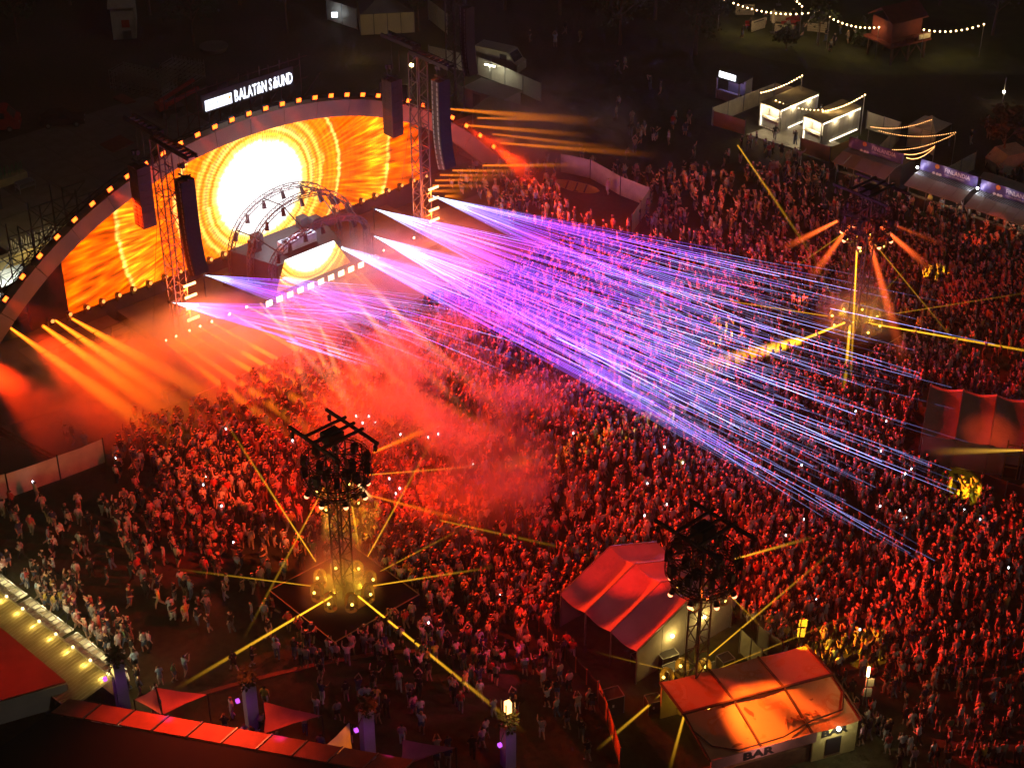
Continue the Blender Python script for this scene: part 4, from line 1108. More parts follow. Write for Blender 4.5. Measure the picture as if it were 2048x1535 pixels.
MB_ = MB().prism([Vector(v) for v in ((24.6, 168.8, .01), (31.6, 163.4, .01), (34.5, 166.0, .01), (29.5, 172.5, .01))], (0, 0, .1)); pv_ = MB_.build('bar_terrace', mat('terrace_boards', (.5, .46, .38), .8, .15, 1)); tag(pv_, 'pale paved terrace in front of the two white containers', None, None, 'structure')
YBRD = mat('ochre_board', (.55, .36, .1), .7, .15, 1)
fence('board_fence', 'ochre board fence before the first container', [Vector((21.3, 171.2, 0)), Vector((24.4, 168.7, 0))], 1.7, YBRD, n=1, group='ochre fences')
fence('board_fence', 'ochre board fence before the second container, bent at a corner', [Vector((29.6, 164.6, 0)), Vector((32.3, 162.2, 0)), Vector((35.4, 164.6, 0))], 1.7, YBRD, n=1, group='ochre fences')
fence('cloth_fence', 'long pale cloth fence running back beside the first container', [Vector((21.2, 171.4, 0)), Vector((28.6, 178.0, 0)), Vector((31.4, 176.2, 0))], 2.0, TARP, group='cloth fences')
fence('cloth_fence', 'pale cloth fence between second container and the small white tent', [Vector((37.4, 170.4, 0)), Vector((40.4, 167.6, 0)), Vector((37.2, 162.0, 0))], 2.0, TARP, group='cloth fences')
fence('cloth_fence', 'pale cloth fence behind the vodka bars under fairy lights', [Vector((41.0, 155.0, 0)), Vector((46.6, 160.4, 0))], 2.0, TARP, group='cloth fences')
kt = thing('info_kiosk', 'small dark kiosk with violet lit interior and bright white roof sign', 'kiosk', (22.3, 178.6, 0), R_(-40))
MB().box((1.5, 1.3, 2.46), (3.1, 2.7, .12)).build('roof', BLACK, kt); MB().box((1.5, 2.5, 1.2), (3, .08, 2.4)).build('back_wall', WHITE, kt); MB().box((2.95, 1.9, 1.2), (.08, 1.2, 2.4)).build('side_wall', WHITE, kt)
for x, y in ((.06, .06), (2.94, .06), (.06, 2.5), (2.94, 2.5)): MB().box((x, y, 1.2), (.12, .12, 2.4)).build('corner_post', WHITE, kt)
MB().box((1.5, .3, .5), (2.6, .4, 1.0)).build('counter', WHITE, kt); MB().box((1.5, 2.42, 1.6), (1, .05, .5)).build('menu_board', BLACK, kt)
MB().box((1.3, .1, 2.85), (2.1, .12, .62)).build('roof_sign', emis('kiosk_sign', (.9, .95, 1), 3.5), kt); light_in(kt, (1.5, 1.2, 2.2), (.45, .35, 1), 26)
c3 = lambda x, y, z: at(1348 + x / 2.924, y / 2.924, z)
strand('bulb string rising beside the first container to a tall post', c3(510, 540, 2.6), c3(750, 440, 4.6), 16, .25, BULB, .07, posts=(1,), lamp_w=5)
strand('bulb string rising over the second container to a tall post', c3(872, 650, 3.0), c3(1117, 552, 4.6), 16, .3, BULB, .07, posts=(0, 1), lamp_w=5)
strand('short bulb string over the front roof of the first container', c3(596, 585, 3.0), c3(868, 640, 3.4), 12, .35, BULB, .06, posts=(), lamp_w=0)
c4 = lambda x, y, z: at(1660 + x * 388 / 2047, 200 + y * 388 / 2047, z)
for k, (a, b, ps) in enumerate((((415, 275), (1090, 195), (0, 1)), ((520, 320), (1325, 335), ()), ((640, 520), (1330, 345), (1,)), ((715, 545), (1105, 482), ()), ((810, 605), (1105, 490), (1,)))):
    strand('%s amber fairy light strand over the fenced yard, counted from the back' % ordn[k], c4(*a, 4.2), c4(*b, 4.2), 34, .55, FAIRY, .035, 'fairy lights', ps, lamp_w=2.0, every=12, c=(1, .5, .2))
# small peaked tent in the fenced yard
def peak_tent(label, c, rz, w, h, top, m, wallm, group='peaked tents', cat='tent', walls=(0, 1, 2, 3), name='peaked_tent'):
    t = thing(name, label, cat, (c[0], c[1], 0), R_(rz), group); a = w / 2
    P = [Vector((-a, -a, h)), Vector((a, -a, h)), Vector((a, a, h)), Vector((-a, a, h))]
    for i in range(4):
        p, q = P[i], P[(i + 1) % 4]; mid = (p + q) / 2; T = Vector((0, 0, top))
        n = 4; mb = MB(); rows = []
        for j in range(n + 1):
            u = j / n; zz = h + (top - h) * u ** 1.5
            rows.append([Vector((p.x * (1 - u), p.y * (1 - u), zz)), Vector((mid.x * (1 - u), mid.y * (1 - u), zz - .08 * math.sin(math.pi * u))), Vector((q.x * (1 - u), q.y * (1 - u), zz))])
        vs = [v for r in rows for v in r]; fs = []
        for j in range(n):
            for k in range(2): fs.append((j * 3 + k, j * 3 + k + 1, j * 3 + k + 4, j * 3 + k + 3))
        mb.add(vs, fs).build('roof_panel', m, t, True)
        MB().box((p.x * .98, p.y * .98, h / 2), (.09, .09, h)).build('leg', STEEL, t)
        if i in walls:
            nn = max(2, int(w / 1.3))
            for k in range(nn):
                a1, b1 = p.lerp(q, (k + .02) / nn), p.lerp(q, (k + .98) / nn); MB().prism([Vector((a1.x, a1.y, .05)), Vector((b1.x, b1.y, .05)), Vector((b1.x, b1.y, h - .03)), Vector((a1.x, a1.y, h - .03))], (mid.normalized() * .03)).build('wall_panel', wallm, t)
    return t
CLOTHW = mat('white_tent_cloth', (.66, .63, .58), .8, .1, .7, bump=.2, bscale=2)
p_t = c4(1000, 560, 0); peak_tent('small white peaked tent inside the fenced yard', (p_t.x + .6, p_t.y + 1.6), -42, 3.2, 2.5, 3.5, CLOTHW, CLOTHW, walls=(0, 3))
# vodka bars with printed sign boards
SIGNM, N, L = _new('printed_night_sign')
o_ = N.new('ShaderNodeOutputMaterial'); e_ = N.new('ShaderNodeBsdfPrincipled'); tc = N.new('ShaderNodeTexCoord'); nz = N.new('ShaderNodeTexNoise'); nz.inputs['Scale'].default_value = 1.1; nz.inputs['Detail'].default_value = 5
L.new(tc.outputs['Object'], nz.inputs['Vector']); rp = N.new('ShaderNodeValToRGB'); cr_ = rp.color_ramp
for i, (p, c) in enumerate(((.36, (.02, .02, .08)), (.55, (.10, .07, .3)), (.7, (.6, .6, .8)))):
    e = cr_.elements[i] if i < 2 else cr_.elements.new(p); e.position = p; e.color = (*c, 1)
L.new(nz.outputs[0], rp.inputs[0]); L.new(rp.outputs[0], e_.inputs['Base Color']); e_.inputs['Roughness'].default_value = .5; L.new(e_.outputs[0], o_.inputs['Surface'])
AWN = mat('awning_cloth', (.34, .32, .26), .75, .12, .8, bump=.15, bscale=3); LETW = mat('letter_white', (.85, .85, .85), .5, .03); ORAN = mat('print_orange', (.85, .33, .04), .5, .1)
def vodka_bar(label, o, lit):
    t = thing('drinks_bar', label, 'bar stand', (o[0], o[1], 0), R_(-41.5), 'vodka bars')
    W = 6.0
    for i in range(5):
        x0, x1 = .02 + W * i / 5, W * (i + 1) / 5 - .02
        MB().prism([(x0, 0, 2.55), (x1, 0, 2.55), (x1, 1.8, 3.1), (x0, 1.8, 3.1)], (0, 0, .05)).build('awning_panel', AWN, t)
    for i in range(26): MB().box((.1 + 5.8 * i / 25, 2.35, 3.14), (.1, 1.1, .06)).build('slat', STEEL, t)
    MB().box((3, 3.0, 3.72), (W + .1, .1, 1.12)).build('sign_board', SIGNM, t)
    MB().box((3, 4.4, 1.45), (W, 2.6, 2.9)).build('container_body', DARKPAINT, t)
    MB().box((3, 1.5, .55), (W - .3, .5, 1.1)).build('counter', WOOD, t)
    for x in (.06, 2.0, 4.0, W - .06): MB().box((x, .9, 1.35), (.08, .08, 2.7)).build('post', STEEL, t)
    text_mesh('lettering', 'FINLANDIA', .62, .004, LETW, t, (2.55, 2.94, 3.66), (math.pi / 2, 0, 0), .86, bold=.012)
    text_mesh('lettering', 'VODKA OF FINLAND', .21, .004, LETW, t, (2.55, 2.94, 3.38), (math.pi / 2, 0, 0), 1.1)
    MB().tube((1.75, 2.95, 4.0), (1.75, 2.92, 4.0), .24, n=14).build('printed_sun', ORAN, t)
    mb = MB()
    for x in (1.45, 1.85, 2.15): mb.tube((x, 2.951, 3.25), (x, 2.925, 3.25), .16, n=10)
    mb.build('printed_hills', LETW, t)
    if lit:
        v, f = ball((-.1, 2.5, 3.5), .12); MB().add(v, f).build('flood_lamp', emis('flood_lamp', (.95, .97, 1), 20), t)
        light_in(t, (.35, 2.35, 3.75), (.9, .92, 1), 24); light_in(t, (5.7, 2.3, 3.5), (.9, .92, 1), 16); light_in(t, (3, 2.2, 4.1), (.9, .92, 1), 10)
    light_in(t, (1.5, 1.1, 2.2), COOL, 16); light_in(t, (4.5, 1.1, 2.2), COOL, 16)
    return t
vodka_bar('unlit drinks bar with dark FINLANDIA sign beside the ochre fence', (31.5, 156.9), False)
vodka_bar('drinks bar with floodlit FINLANDIA sign, middle of the three', (37.6, 151.8), True)
vodka_bar('drinks bar with FINLANDIA sign cut by the picture edge', (42.4, 147.3), True)
t = thing('store_tent', 'olive grey storage tent behind the last drinks bar', 'tent', (44.2, 151.8, 0), R_(-41.5))
MB().prism([(0, 0, 2.3), (7, 0, 2.3), (7, 2, 3.2), (0, 2, 3.2)], (0, 0, .05)).build('roof_panel', AWN, t); MB().prism([(0, 2.0, 3.2), (7, 2.0, 3.2), (7, 4, 2.3), (0, 4, 2.3)], (0, 0, .05)).build('roof_panel', AWN, t); MB().box((3.5, 2, 1.1), (6.8, 3.8, 2.2)).build('walls', AWN, t)
tree('round tree lit red near the right edge', at(2003, 335), 6.5, 1.7, 1500, mat('autumn_leaves', (.16, .09, .03), .7, .4, 2))  # leaves in a warmer brown than the other trees
t = thing('cloth_cover', 'red lit rounded cover below the red tree', 'cover', at(2020, 340), R_(20)); MB().prism([(-2, -1, 0), (2, -1, 0), (2.2, -1, 1.6), (1.2, -1, 2.3), (-1.2, -1, 2.2), (-2.2, -1, 1.2)], (0, 2.4, 0)).build('cover', TARP, t)
spot(at(1960, 430, 9), at(2003, 310, 3), (1, .12, .02), 2600, 12, .3, .1, 'show_spot')

# --- park in the upper right
park_m = mat('park_lawn', (.07, .085, .02), .95, .3, .6, bump=.4, bscale=6)
lw = MB().prism([at(1440, -60, .004), at(2100, -60, .004), at(2100, 150, .004), at(1700, 150, .004), at(1440, 100, .004)][::-1], (0, 0, .004)).build('lawn', park_m); tag(lw, 'mown park lawn under the string lights', None, None, 'structure')
PK = [(1440, -6), (1479, 11), (1513, 21), (1546, 26), (1581, 28), (1612, 25), (1640, 21), (1659, 34), (1697, 46), (1758, 54), (1848, 59), (1931, 55), (1968, 48)]
for k, (a, b, n, w) in enumerate(((0, 4, 15, 1), (4, 6, 5, 1), (7, 9, 11, 1), (10, 12, 11, 1))):
    P, Qp = at(*PK[a], 4), at(*PK[b], 4)
    strand('%s span of big bulbs strung over the park lawn' % ordn[k], P, Qp, n, .5 if k != 1 else .1, BULB, .1, 'park festoon', (0, 1), lamp_w=34, every=3, c=(1, .66, .28))
strand('short bulb string running off the top edge of the park', at(1575, -20, 4), at(1604, 12, 4), 6, .1, BULB, .1, 'park festoon', (1,))
SLATW = mat('pale_board', (.7, .62, .46), .7, .1, 1.5)
for k, (px, py, rz, lb) in enumerate(((1489, 32, 0, 'under the first bulbs'), (1516, 62, 38, 'turned beside the seated people'), (1559, 46, -18, 'beside the closed parasol'), (1567, 72, -8, 'in front of the red benches'), (1633, 66, -18, 'behind the young tree'))):
    t = thing('slatted_screen', 'pale slatted screen board standing on the lawn ' + lb, 'board', at(px, py), R_(rz), 'slatted boards on the lawn')
    for j in range(5): MB().box((0, 0, .25 + .27 * j), (2.3, .06, .23)).build('slat', SLATW, t)
    for x in (-1, 1): MB().box((x, .06, .8), (.08, .06, 1.6)).build('post', WOOD, t)
    MB().box((0, -.05, 1.25), (1.6, .03, .12)).build('printed_bar', BLACK, t)
REDP = mat('red_paint', (.5, .03, .02), .6, .15, 2)
for k, (px, py, lb) in enumerate(((1505, 58, 'left of the turned board'), (1577, 58, 'behind the front board'), (1586, 50, 'beside the parasol'))):
    t = thing('park_bench', 'red bench on the lawn ' + lb, 'bench', at(px, py), R_(10 * k), 'red benches')
    MB().box((0, 0, .45), (1.8, .4, .07)).build('seat', REDP, t); MB().box((0, .24, .75), (1.8, .06, .35)).build('backrest', REDP, t)
    for x in (-.75, .75): MB().box((x, 0, .2), (.08, .36, .4)).build('leg', STEEL, t)
for px, py, lb in ((1545, 66, 'beside a slatted board'), (1557, 10, 'near the top edge')):
    t = thing('parasol', 'closed pale parasol on the lawn ' + lb, 'parasol', at(px, py), 0, 'closed parasols'); MB().tube((0, 0, 0), (0, 0, 3), .04, n=6).build('pole', STEEL, t); MB().lathe((0, 0, 1.3), [(.24, 0), (.2, .5), (.05, 1.7)], 8).build('canopy', SLATW, t); MB().box((0, 0, .05), (.6, .6, .08)).build('base', STEEL, t)
tree('young slim tree lit by the bulbs on the lawn', at(1636, 92), 5.6, 1.5, 900, LEAF, trunk=.09)
tree('small dark conifer at the end of the bulb string', at(1722, 92), 3.6, 1.3, 1300, LEAF, conifer=True)
tree('dark round shrub on the lawn before the boards', at(1572, 100), 2.4, 1.3, 900, LEAF, trunk=.07)
tree('big dark tree against the top edge left of the lawn', at(1390, 110), 9.5, 4.2, 3200, LEAF, trunk=.3)
tree('dark tree in the top corner of the lawn', at(1500, -18), 8, 3, 1500, LEAF, trunk=.25)
tree('dark tree at the right edge beyond the bulbs', at(1985, 70), 7, 2.4, 1400, LEAF, trunk=.2)
h2 = thing('stilt_hut', 'dark red wooden hut raised on braced stilts beside the lawn', 'hut', at(1790, 112), R_(30))
for x in (-2.4, 0, 2.4):
    for y in (-2, 2): MB().box((x, y, 1.1), (.22, .22, 2.2)).build('stilt', WOOD, h2)
mb = MB()
for x in (-2.4, 0): mb.bar((x, -2, .3), (x + 1.2, -2, 1.9), .12).bar((x + 2.4, -2, .3), (x + 1.2, -2, 1.9), .12)
mb.build('braces', WOOD, h2)
DRED = mat('dark_red_boards', (.2, .04, .02), .8, .25, 2)
MB().box((0, 0, 2.3), (6.0, 4.8, .2)).build('floor', DRED, h2); MB().box((0, .3, 3.6), (4.4, 3.4, 2.4)).build('cabin', DRED, h2)
MB().prism([(-2.7, -1.8, 4.8), (2.7, -1.8, 4.8), (2.7, .3, 6.2), (-2.7, .3, 6.2)], (0, 0, .1)).build('roof', DRED, h2); MB().prism([(-2.7, .3, 6.2), (2.7, .3, 6.2), (2.7, 2.4, 4.8), (-2.7, 2.4, 4.8)], (0, 0, .1)).build('roof', DRED, h2)
mb = MB()
for x in np.arange(-2.9, 3, .48): mb.box((x, -2.32, 2.8), (.06, .06, .9))
mb.box((0, -2.32, 3.25), (5.9, .1, .08)); mb.build('railing', DRED, h2)
MB().box((1.9, -2.4, 2.85), (1.7, .06, .6)).build('name_board', SLATW, h2)
point(at(1782, 118, .8), (.7, .9, .2), 14)
lp = thing('street_lamp', 'lit lamp on slim white post at the far right', 'lamp', at(2004, 208), 0); MB().tube((0, 0, 0), (0, 0, 3.0), .06, .04, 6).build('post', STEEL, lp)
v, f = ball((0, 0, 1.4), .16); MB().add(v, f).build('lamp', emis('street_bulb', (1, .85, .6), 16), lp); light_in(lp, (0, -.3, 1.5), WARM, 30)

# --- fences, boat, vehicles and yard behind the stage's upper end
fence('cloth_fence', 'orange lit cloth fence right of the stage with dark posts', [at(1120, 345), at(1180, 358), at(1240, 392), at(1298, 415)], 2.1, TARP, n=1, group='cloth fences', pm=BLACK)
fence('cloth_fence', 'cloth fence turning back from the boat towards the crowd', [at(1298, 416), at(1262, 470)], 2.1, TARP, n=2, group='cloth fences', pm=BLACK)
bt = thing('canoe', 'yellow canoe hull tilted on the ground by the orange fence', 'boat', at(1155, 378, .05), R_(-27))
n = 12; vs = []; fs = []
for i in range(n + 1):
    u = i / n * 2 - 1; w = .52 * (1 - abs(u) ** 2.2) ** .6 + .01; k = .12 * u * u
    for j in range(7):
        a = math.pi * j / 6; vs.append((u * 2.6, math.cos(a) * w, .5 + k * 1.6 - math.sin(a) * .42 * (1 - abs(u) ** 3)))
for i in range(n):
    for j in range(6): fs.append((i * 7 + j, i * 7 + j + 1, (i + 1) * 7 + j + 1, (i + 1) * 7 + j))
hm = mat('yellow_hull', (.7, .5, .08), .4, .1, 1); hb_ = MB().add(vs, fs).build('hull', hm, bt, True); bt.rotation_euler = (R_(38), 0, R_(-27))
for x in (-1, 0, 1): MB().box((x, 0, .5), (.16, .9, .05)).build('thwart', WOOD, bt)
fence('panel_fence', 'long white panel fence behind the upper stage tower', [at(858, 128), at(955, 150), at(1010, 172), at(1082, 205)], 2.2, CLOTHW, group='white panel fences')
fence('panel_fence', 'short white panel fence beside the rear loudspeaker tower', [at(760, 198), at(815, 205)], 2.0, CLOTHW, group='white panel fences')
t = thing('store_cabin', 'pale low cabin roof beside the rear loudspeaker tower', 'cabin', at(985, 218), R_(-38)); MB().box((0, 0, 1.1), (5.4, 3.0, 2.2)).build('walls', CW, t); MB().box((0, 0, 2.28), (5.7, 3.3, .14)).build('roof', CLOTHW, t); MB().box((-1, -1.52, 1.0), (.9, .05, 1.9)).build('door', STEEL, t)
t = thing('cloth_canopy', 'cream cloth canopy lit orange above the flat beams', 'canopy', at(1005, 262), R_(-38)); MB().prism([(-3, -1.6, 2.2), (3, -1.6, 2.2), (3.2, 1.4, 2.9), (-2.8, 1.4, 2.7)], (0, 0, .05)).build('roof', TARP, t)
for x, y in ((-2.8, -1.5), (2.8, -1.5), (2.8, 1.3), (-2.6, 1.3)): MB().tube((x, y, 0), (x, y, 2.5), .04, n=6).build('leg', STEEL, t)
def vehicle(name, label, p, rz, Ln, W, H, paint, cat, van=True, glass=True):
    t = thing(name, label, cat, p, R_(rz)); a = W / 2
    if van: prof = [(0, .35), (Ln, .35), (Ln, H * .52), (Ln * .93, H * .58), (Ln * .80, H * .97), (Ln * .76, H), (.05, H), (0, H * .9)]
    else: prof = [(0, .3), (Ln, .3), (Ln, H * .5), (Ln * .97, H * .58), (Ln * .72, H * .64), (Ln * .56, H), (Ln * .2, H), (Ln * .06, H * .66), (0, H * .6)]
    MB().prism([(x, -a, z) for x, z in prof], (0, W, 0)).build('body', paint, t)
    gl_ = mat('dark_glass', (.02, .025, .03), .1, .1, 1, spec=.6)
    if van:
        MB().prism([(Ln * .925, -a * .86, H * .6), (Ln * .925, a * .86, H * .6), (Ln * .81, a * .8, H * .94), (Ln * .81, -a * .8, H * .94)], (.02, 0, .01)).build('windscreen', gl_, t)
        for s in (-1, 1): MB().box((Ln * .68, s * (a + .006), H * .75), (Ln * .16, .02, H * .26)).build('side_window', gl_, t)
    else:
        MB().prism([(Ln * .71, -a * .84, H * .66), (Ln * .71, a * .84, H * .66), (Ln * .575, a * .74, H * .96), (Ln * .575, -a * .74, H * .96)], (.02, 0, .012)).build('windscreen', gl_, t)
        for s in (-1, 1): MB().prism([(Ln * .14, s * (a + .004), H * .68), (Ln * .62, s * (a + .004), H * .68), (Ln * .54, s * (a + .004), H * .94), (Ln * .22, s * (a + .004), H * .94)], (0, s * .015, 0)).build('side_window', gl_, t)
    for x in (Ln * .18, Ln * .82):
        for s in (-1, 1):
            w_ = MB().tube((x, s * (a - .12), .34), (x, s * (a + .04), .34), .34, n=14).build('wheel', BLACK, t); MB().tube((x, s * (a + .042), .34), (x, s * (a + .06), .34), .2, n=10).build('rim', STEEL, w_)
    for s in (-1, 1): MB().box((Ln + .005, s * a * .7, H * .44), (.03, .3, .14)).build('headlight', WHITE, t)
    return t
vehicle('camper_van', 'pale camper van with dark windows parked behind the white fence', at(958, 128), -30, 5.6, 2.1, 2.6, mat('van_cream', (.5, .47, .36), .4, .05, 1), 'van')
t = thing('flood_tube', 'bright white tube lamp on a post by the white fence', 'lamp', at(980, 176), R_(-30)); MB().tube((0, 0, 0), (0, 0, 2.6), .04, n=6).build('post', STEEL, t); MB().box((0, 0, 2.65), (1.3, .12, .12)).build('tube', emis('tube_lamp', (1, .95, .6), 18), t); light_in(t, (0, -.3, 2.5), (1, .93, .6), 90)
t = thing('flood_lamp', 'warm flood lamp on a post behind the upper stage tower', 'lamp', at(824, 182), R_(-30)); MB().tube((0, 0, 0), (0, 0, 3.0), .04, n=6).build('post', STEEL, t); MB().box((0, 0, 3.05), (.5, .2, .3)).build('lamp', emis('warm_flood', (1, .75, .3), 14), t); light_in(t, (0, -.3, 2.9), (1, .75, .35), 60)
pt = peak_tent('dark roofed tent with glowing yellow walls at the top edge', (at(768, 70).x, at(768, 70).y + 3.4), 8, 6.4, 2.6, 4.6, mat('grey_roof_cloth', (.2, .2, .2), .8, .1, 1), mat('lit_wall_cloth', (.6, .5, .3), .8, .08, 1), walls=(0, 1, 3))
for x, y in ((715, 82), (850, 75)): point(at(x, y, 2.3), (1, .72, .25), 60, .15)
fence('panel_fence', 'white panel wall with small lit window at the top edge', [at(655, 40), at(715, 60)], 2.6, CW, group='white panel fences')
MBw = MB().box((0, 0, 0), (.7, .12, .6)).build('wall_light', emis('wall_light', (.8, .9, 1), 5)); MBw.location = at(669, 30, 1.6); tag(MBw, 'small bright lit window on the white panel wall', 'window')
fence('panel_fence', 'pale panel wall right of the yellow tent', [at(857, 40), at(895, 70)], 2.6, CLOTHW, group='white panel fences')
for k_, (px_, py_, lb_2) in enumerate(((1010, 20, 'behind the camper van'), (1120, 30, 'right of the rear tower'), (1215, 12, 'above the sparse strollers'), (1310, 40, 'left of the big dark tree'), (480, 10, 'above the festival sign'), (700, -10, 'left behind the yellow tent'), (140, 10, 'left of the white shed'), (300, 30, 'right of the white shed'), (1240, 90, 'nearest the brown smoke'), (1880, 10, 'behind the hut string'))):
    tree('dark broad tree at the top of the ground ' + lb_2, at(px_, py_), rng.uniform(7, 10), rng.uniform(2.6, 3.8), 1300, LEAF, trunk=.22)
tree('leafy tree in front of the yellow tent', at(838, 62), 5.5, 1.5, 1200, LEAF)
tree('dark tree at the top edge left of the yellow tent', at(575, 66), 8, 2.4, 1100, LEAF)
tree('dark rounded tree behind the stacked scaffold frames', at(388, 92), 7, 2.8, 1800, LEAF)
tree('dark leafless looking tree at the top left corner', at(35, 85), 7, 2.5, 900, LEAF)
wb_ = thing('white_shed', 'small white rendered shed with red door panel at top edge', 'building', at(228, 80), R_(10)); SHW = mat('shed_wall', (.6, .55, .48), .9, .15, 1)
MB().box((1.3, 3.6, 1.9), (2.7, 7.2, 3.8)).build('wall', SHW, wb_); MB().prism([(-.3, -.3, 3.85), (2.9, -.3, 3.85), (2.9, 7.4, 4.5), (-.3, 7.4, 4.5)], (0, 0, .16)).build('roof', SHW, wb_); MB().box((1.55, -.03, 1.9), (.9, .05, .9)).build('shutter', REDP, wb_); MB().box((1.6, -.05, .55), (1.0, .06, 1.0)).build('notice_board', STEEL, wb_)
hd = thing('hedge_planter', 'low round planter behind the scaffold stacks', 'planter', at(428, 100), 0); MB().lathe((0, 0, 0), [(1.5, 0), (1.7, .5), (1.65, .55), (1.4, .5)], 18).build('rim', SLAB, hd); 
# stacked scaffold frames
FR = mat('frame_tube', (.34, .31, .26), .5, .2, 3, metal=.3)
def frame_stack(label, p, rz, n, Ln, W, H, dx):
    t = thing('frame_stack', label, 'scaffold frames', p, R_(rz), 'stacks of barrier frames')
    mb = MB()
    for x in (0, Ln):
        for y in (0, W): mb.bar((x, y, 0), (x, y, H), .05)
    for z in np.arange(.2, H, .5):
        for y in (0, W): mb.bar((0, y, z), (Ln, y, z), .04)
        for x in (0, Ln): mb.bar((x, 0, z), (x, W, z), .04)
    me = None
    for i in range(n):
        if me is None: o = mb.build('frame', FR, t); me = o.data
        else: o = place('frame', me, t)
        o.location = (dx * i, rng.uniform(-.05, .05), 0)
frame_stack('long row of nested barrier frames stacked in the yard', at(222, 178), -28, 12, .42, 2.6, 2.3, .62)
frame_stack('shorter row of nested barrier frames behind the long row', at(322, 160), -24, 7, .42, 2.6, 2.1, .62)
vehicle('red_van', 'red delivery van with white lettering cut by the left edge', at(-70, 262), 8, 5.8, 2.1, 2.5, REDP, 'van')
tv = [o for o in bpy.data.objects if o.name.startswith('red_van')][0]
for z, s in ((1.75, 'FIRE SAFETY EVENTS KFT.'), (1.45, 'www.fire-safety.hu')): text_mesh('lettering', s, .24, .004, LETW, tv, (2.0, -1.06, z), (math.pi / 2, 0, 0), .8)
vehicle('parked_car', 'black estate car parked beside the red van', at(82, 252), 10, 4.6, 1.85, 1.5, mat('black_car_paint', (.012, .012, .014), .25, .1, 1, spec=.6), 'car', False)
cr = thing('crane_lift', 'red articulated boom lift folded beside the frame stacks', 'boom lift', at(318, 236), R_(35))
MB().box((1.5, 0, .7), (2.6, 1.6, .6)).build('chassis', BLACK, cr)
for x in (.5, 2.5):
    for y in (-.8, .8): MB().tube((x, y - .12, .42), (x, y + .12, .42), .42, n=12).build('wheel', BLACK, cr)
MB().bar((.2, -.3, 1.2), (4.8, -.3, 2.4), .34, .4).build('boom', REDP, cr); MB().bar((.4, .3, 1.7), (4.6, .3, 3.2), .3, .34).build('boom', REDP, cr); MB().box((.4, 0, 1.3), (1.0, 1.3, .7)).build('turret', REDP, cr)
pl_ = MB().prism([at(200, 290, .02), at(240, 272, .02), at(268, 287, .02), at(228, 306, .02)][::-1], (0, 0, .12)).build('steel_mat', DRED); tag(pl_, 'dark red mat lying on the yard behind the lower tower', 'mat')
pl_ = MB().prism([at(226, 197, .02), at(245, 189, .02), at(272, 204, .02), at(252, 210, .02)][::-1], (0, 0, .12)).build('steel_mat', DRED); tag(pl_, 'small reddish mat lying beside the frame stacks', 'mat')
# hoarding and stored fence feet behind the scaffolding
HO = mat('yellow_board_wall', (.42, .33, .16), .8, .25, 1.2)
fence('board_hoarding', 'yellow lit board hoarding behind the left scaffolding', [S(-8, -12.5), S(11, -12.5)], 2.6, HO, n=12, pm=WOOD)
spot(S(-4, -10, 6), S(-2, -12.5, 1), (1, .85, .45), 1500, 110, .8, .3, 'yard_lamp'); spot(S(4, -10.2, 6), S(5, -12.5, 1), (1, .8, .35), 1300, 110, .8, .3, 'yard_lamp')
t = thing('yard_lamp', 'work lamp on the scaffolding lighting the hoarding', 'lamp', S(-4, -9.9, 5.8), ANG); MB().box((0, 0, .1), (.4, .2, .3)).build('lamp', emis('work_lamp', (1, .9, .6), 6), t); MB().bar((0, 0, -.4), (0, 0, 0), .06).build('bracket', STEEL, t)
# white store tent below the scaffold
t = thing('store_tent', 'pale sheeted store under the left scaffolding', 'tent', S(-5, -8.4), ANG); MB().box((3, 0, 1.5), (6, 2.4, 3)).build('walls', CLOTHW, t); MB().box((3, 0, 3.06), (6.2, 2.6, .1)).build('roof', CLOTHW, t)
spot(S(-1, -6.4, 5), S(-2, -8.4, 1.5), (.9, 1, .85), 900, 120, .8, .3, 'yard_lamp')
ft = thing('fence_feet_store', 'dense store of upright white fence posts in the yard', 'fence posts', S(8, -16), ANG)
pm0 = None
for i in range(14):
    for j in range(7):
        if pm0 is None: o = MB().tube((0, 0, 0), (0, 0, 1.3), .05, n=6).box((0, 0, .06), (.3, .3, .1)).build('post', mat('pale_post', (.55, .5, .42), .6, .1, 2), ft); pm0 = o.data
        else: o = place('post', pm0, ft)
        o.location = (-4 + i * .5 + rng.uniform(-.1, .1), -1.5 + j * .5 + rng.uniform(-.1, .1), 0)
t = thing('planter_box', 'green reed planter box beside the hoarding', 'planter', at(20, 365), ANG); MB().box((0, 0, .4), (3.5, 1, .8)).build('box', HO, t)
for i in range(16): MB().tube((-1.5 + i * .2, rng.uniform(-.3, .3), .8), (-1.5 + i * .2 + rng.uniform(-.1, .1), rng.uniform(-.3, .3), 1.8), .03, n=4).build('reed', mat('reed', (.05, .3, .1), .7), t)
t = thing('steel_trolley', 'small steel crate trolley beside the fence posts', 'trolley', at(52, 380), ANG); MB().box((0, 0, .5), (1.8, 1.0, .06)).build('shelf', STEEL, t); MB().box((0, 0, .95), (1.8, 1.0, .06)).build('shelf', STEEL, t)
for x in (-.85, .85):
    for y in (-.45, .45): MB().box((x, y, .5), (.06, .06, 1.0)).build('leg', STEEL, t)

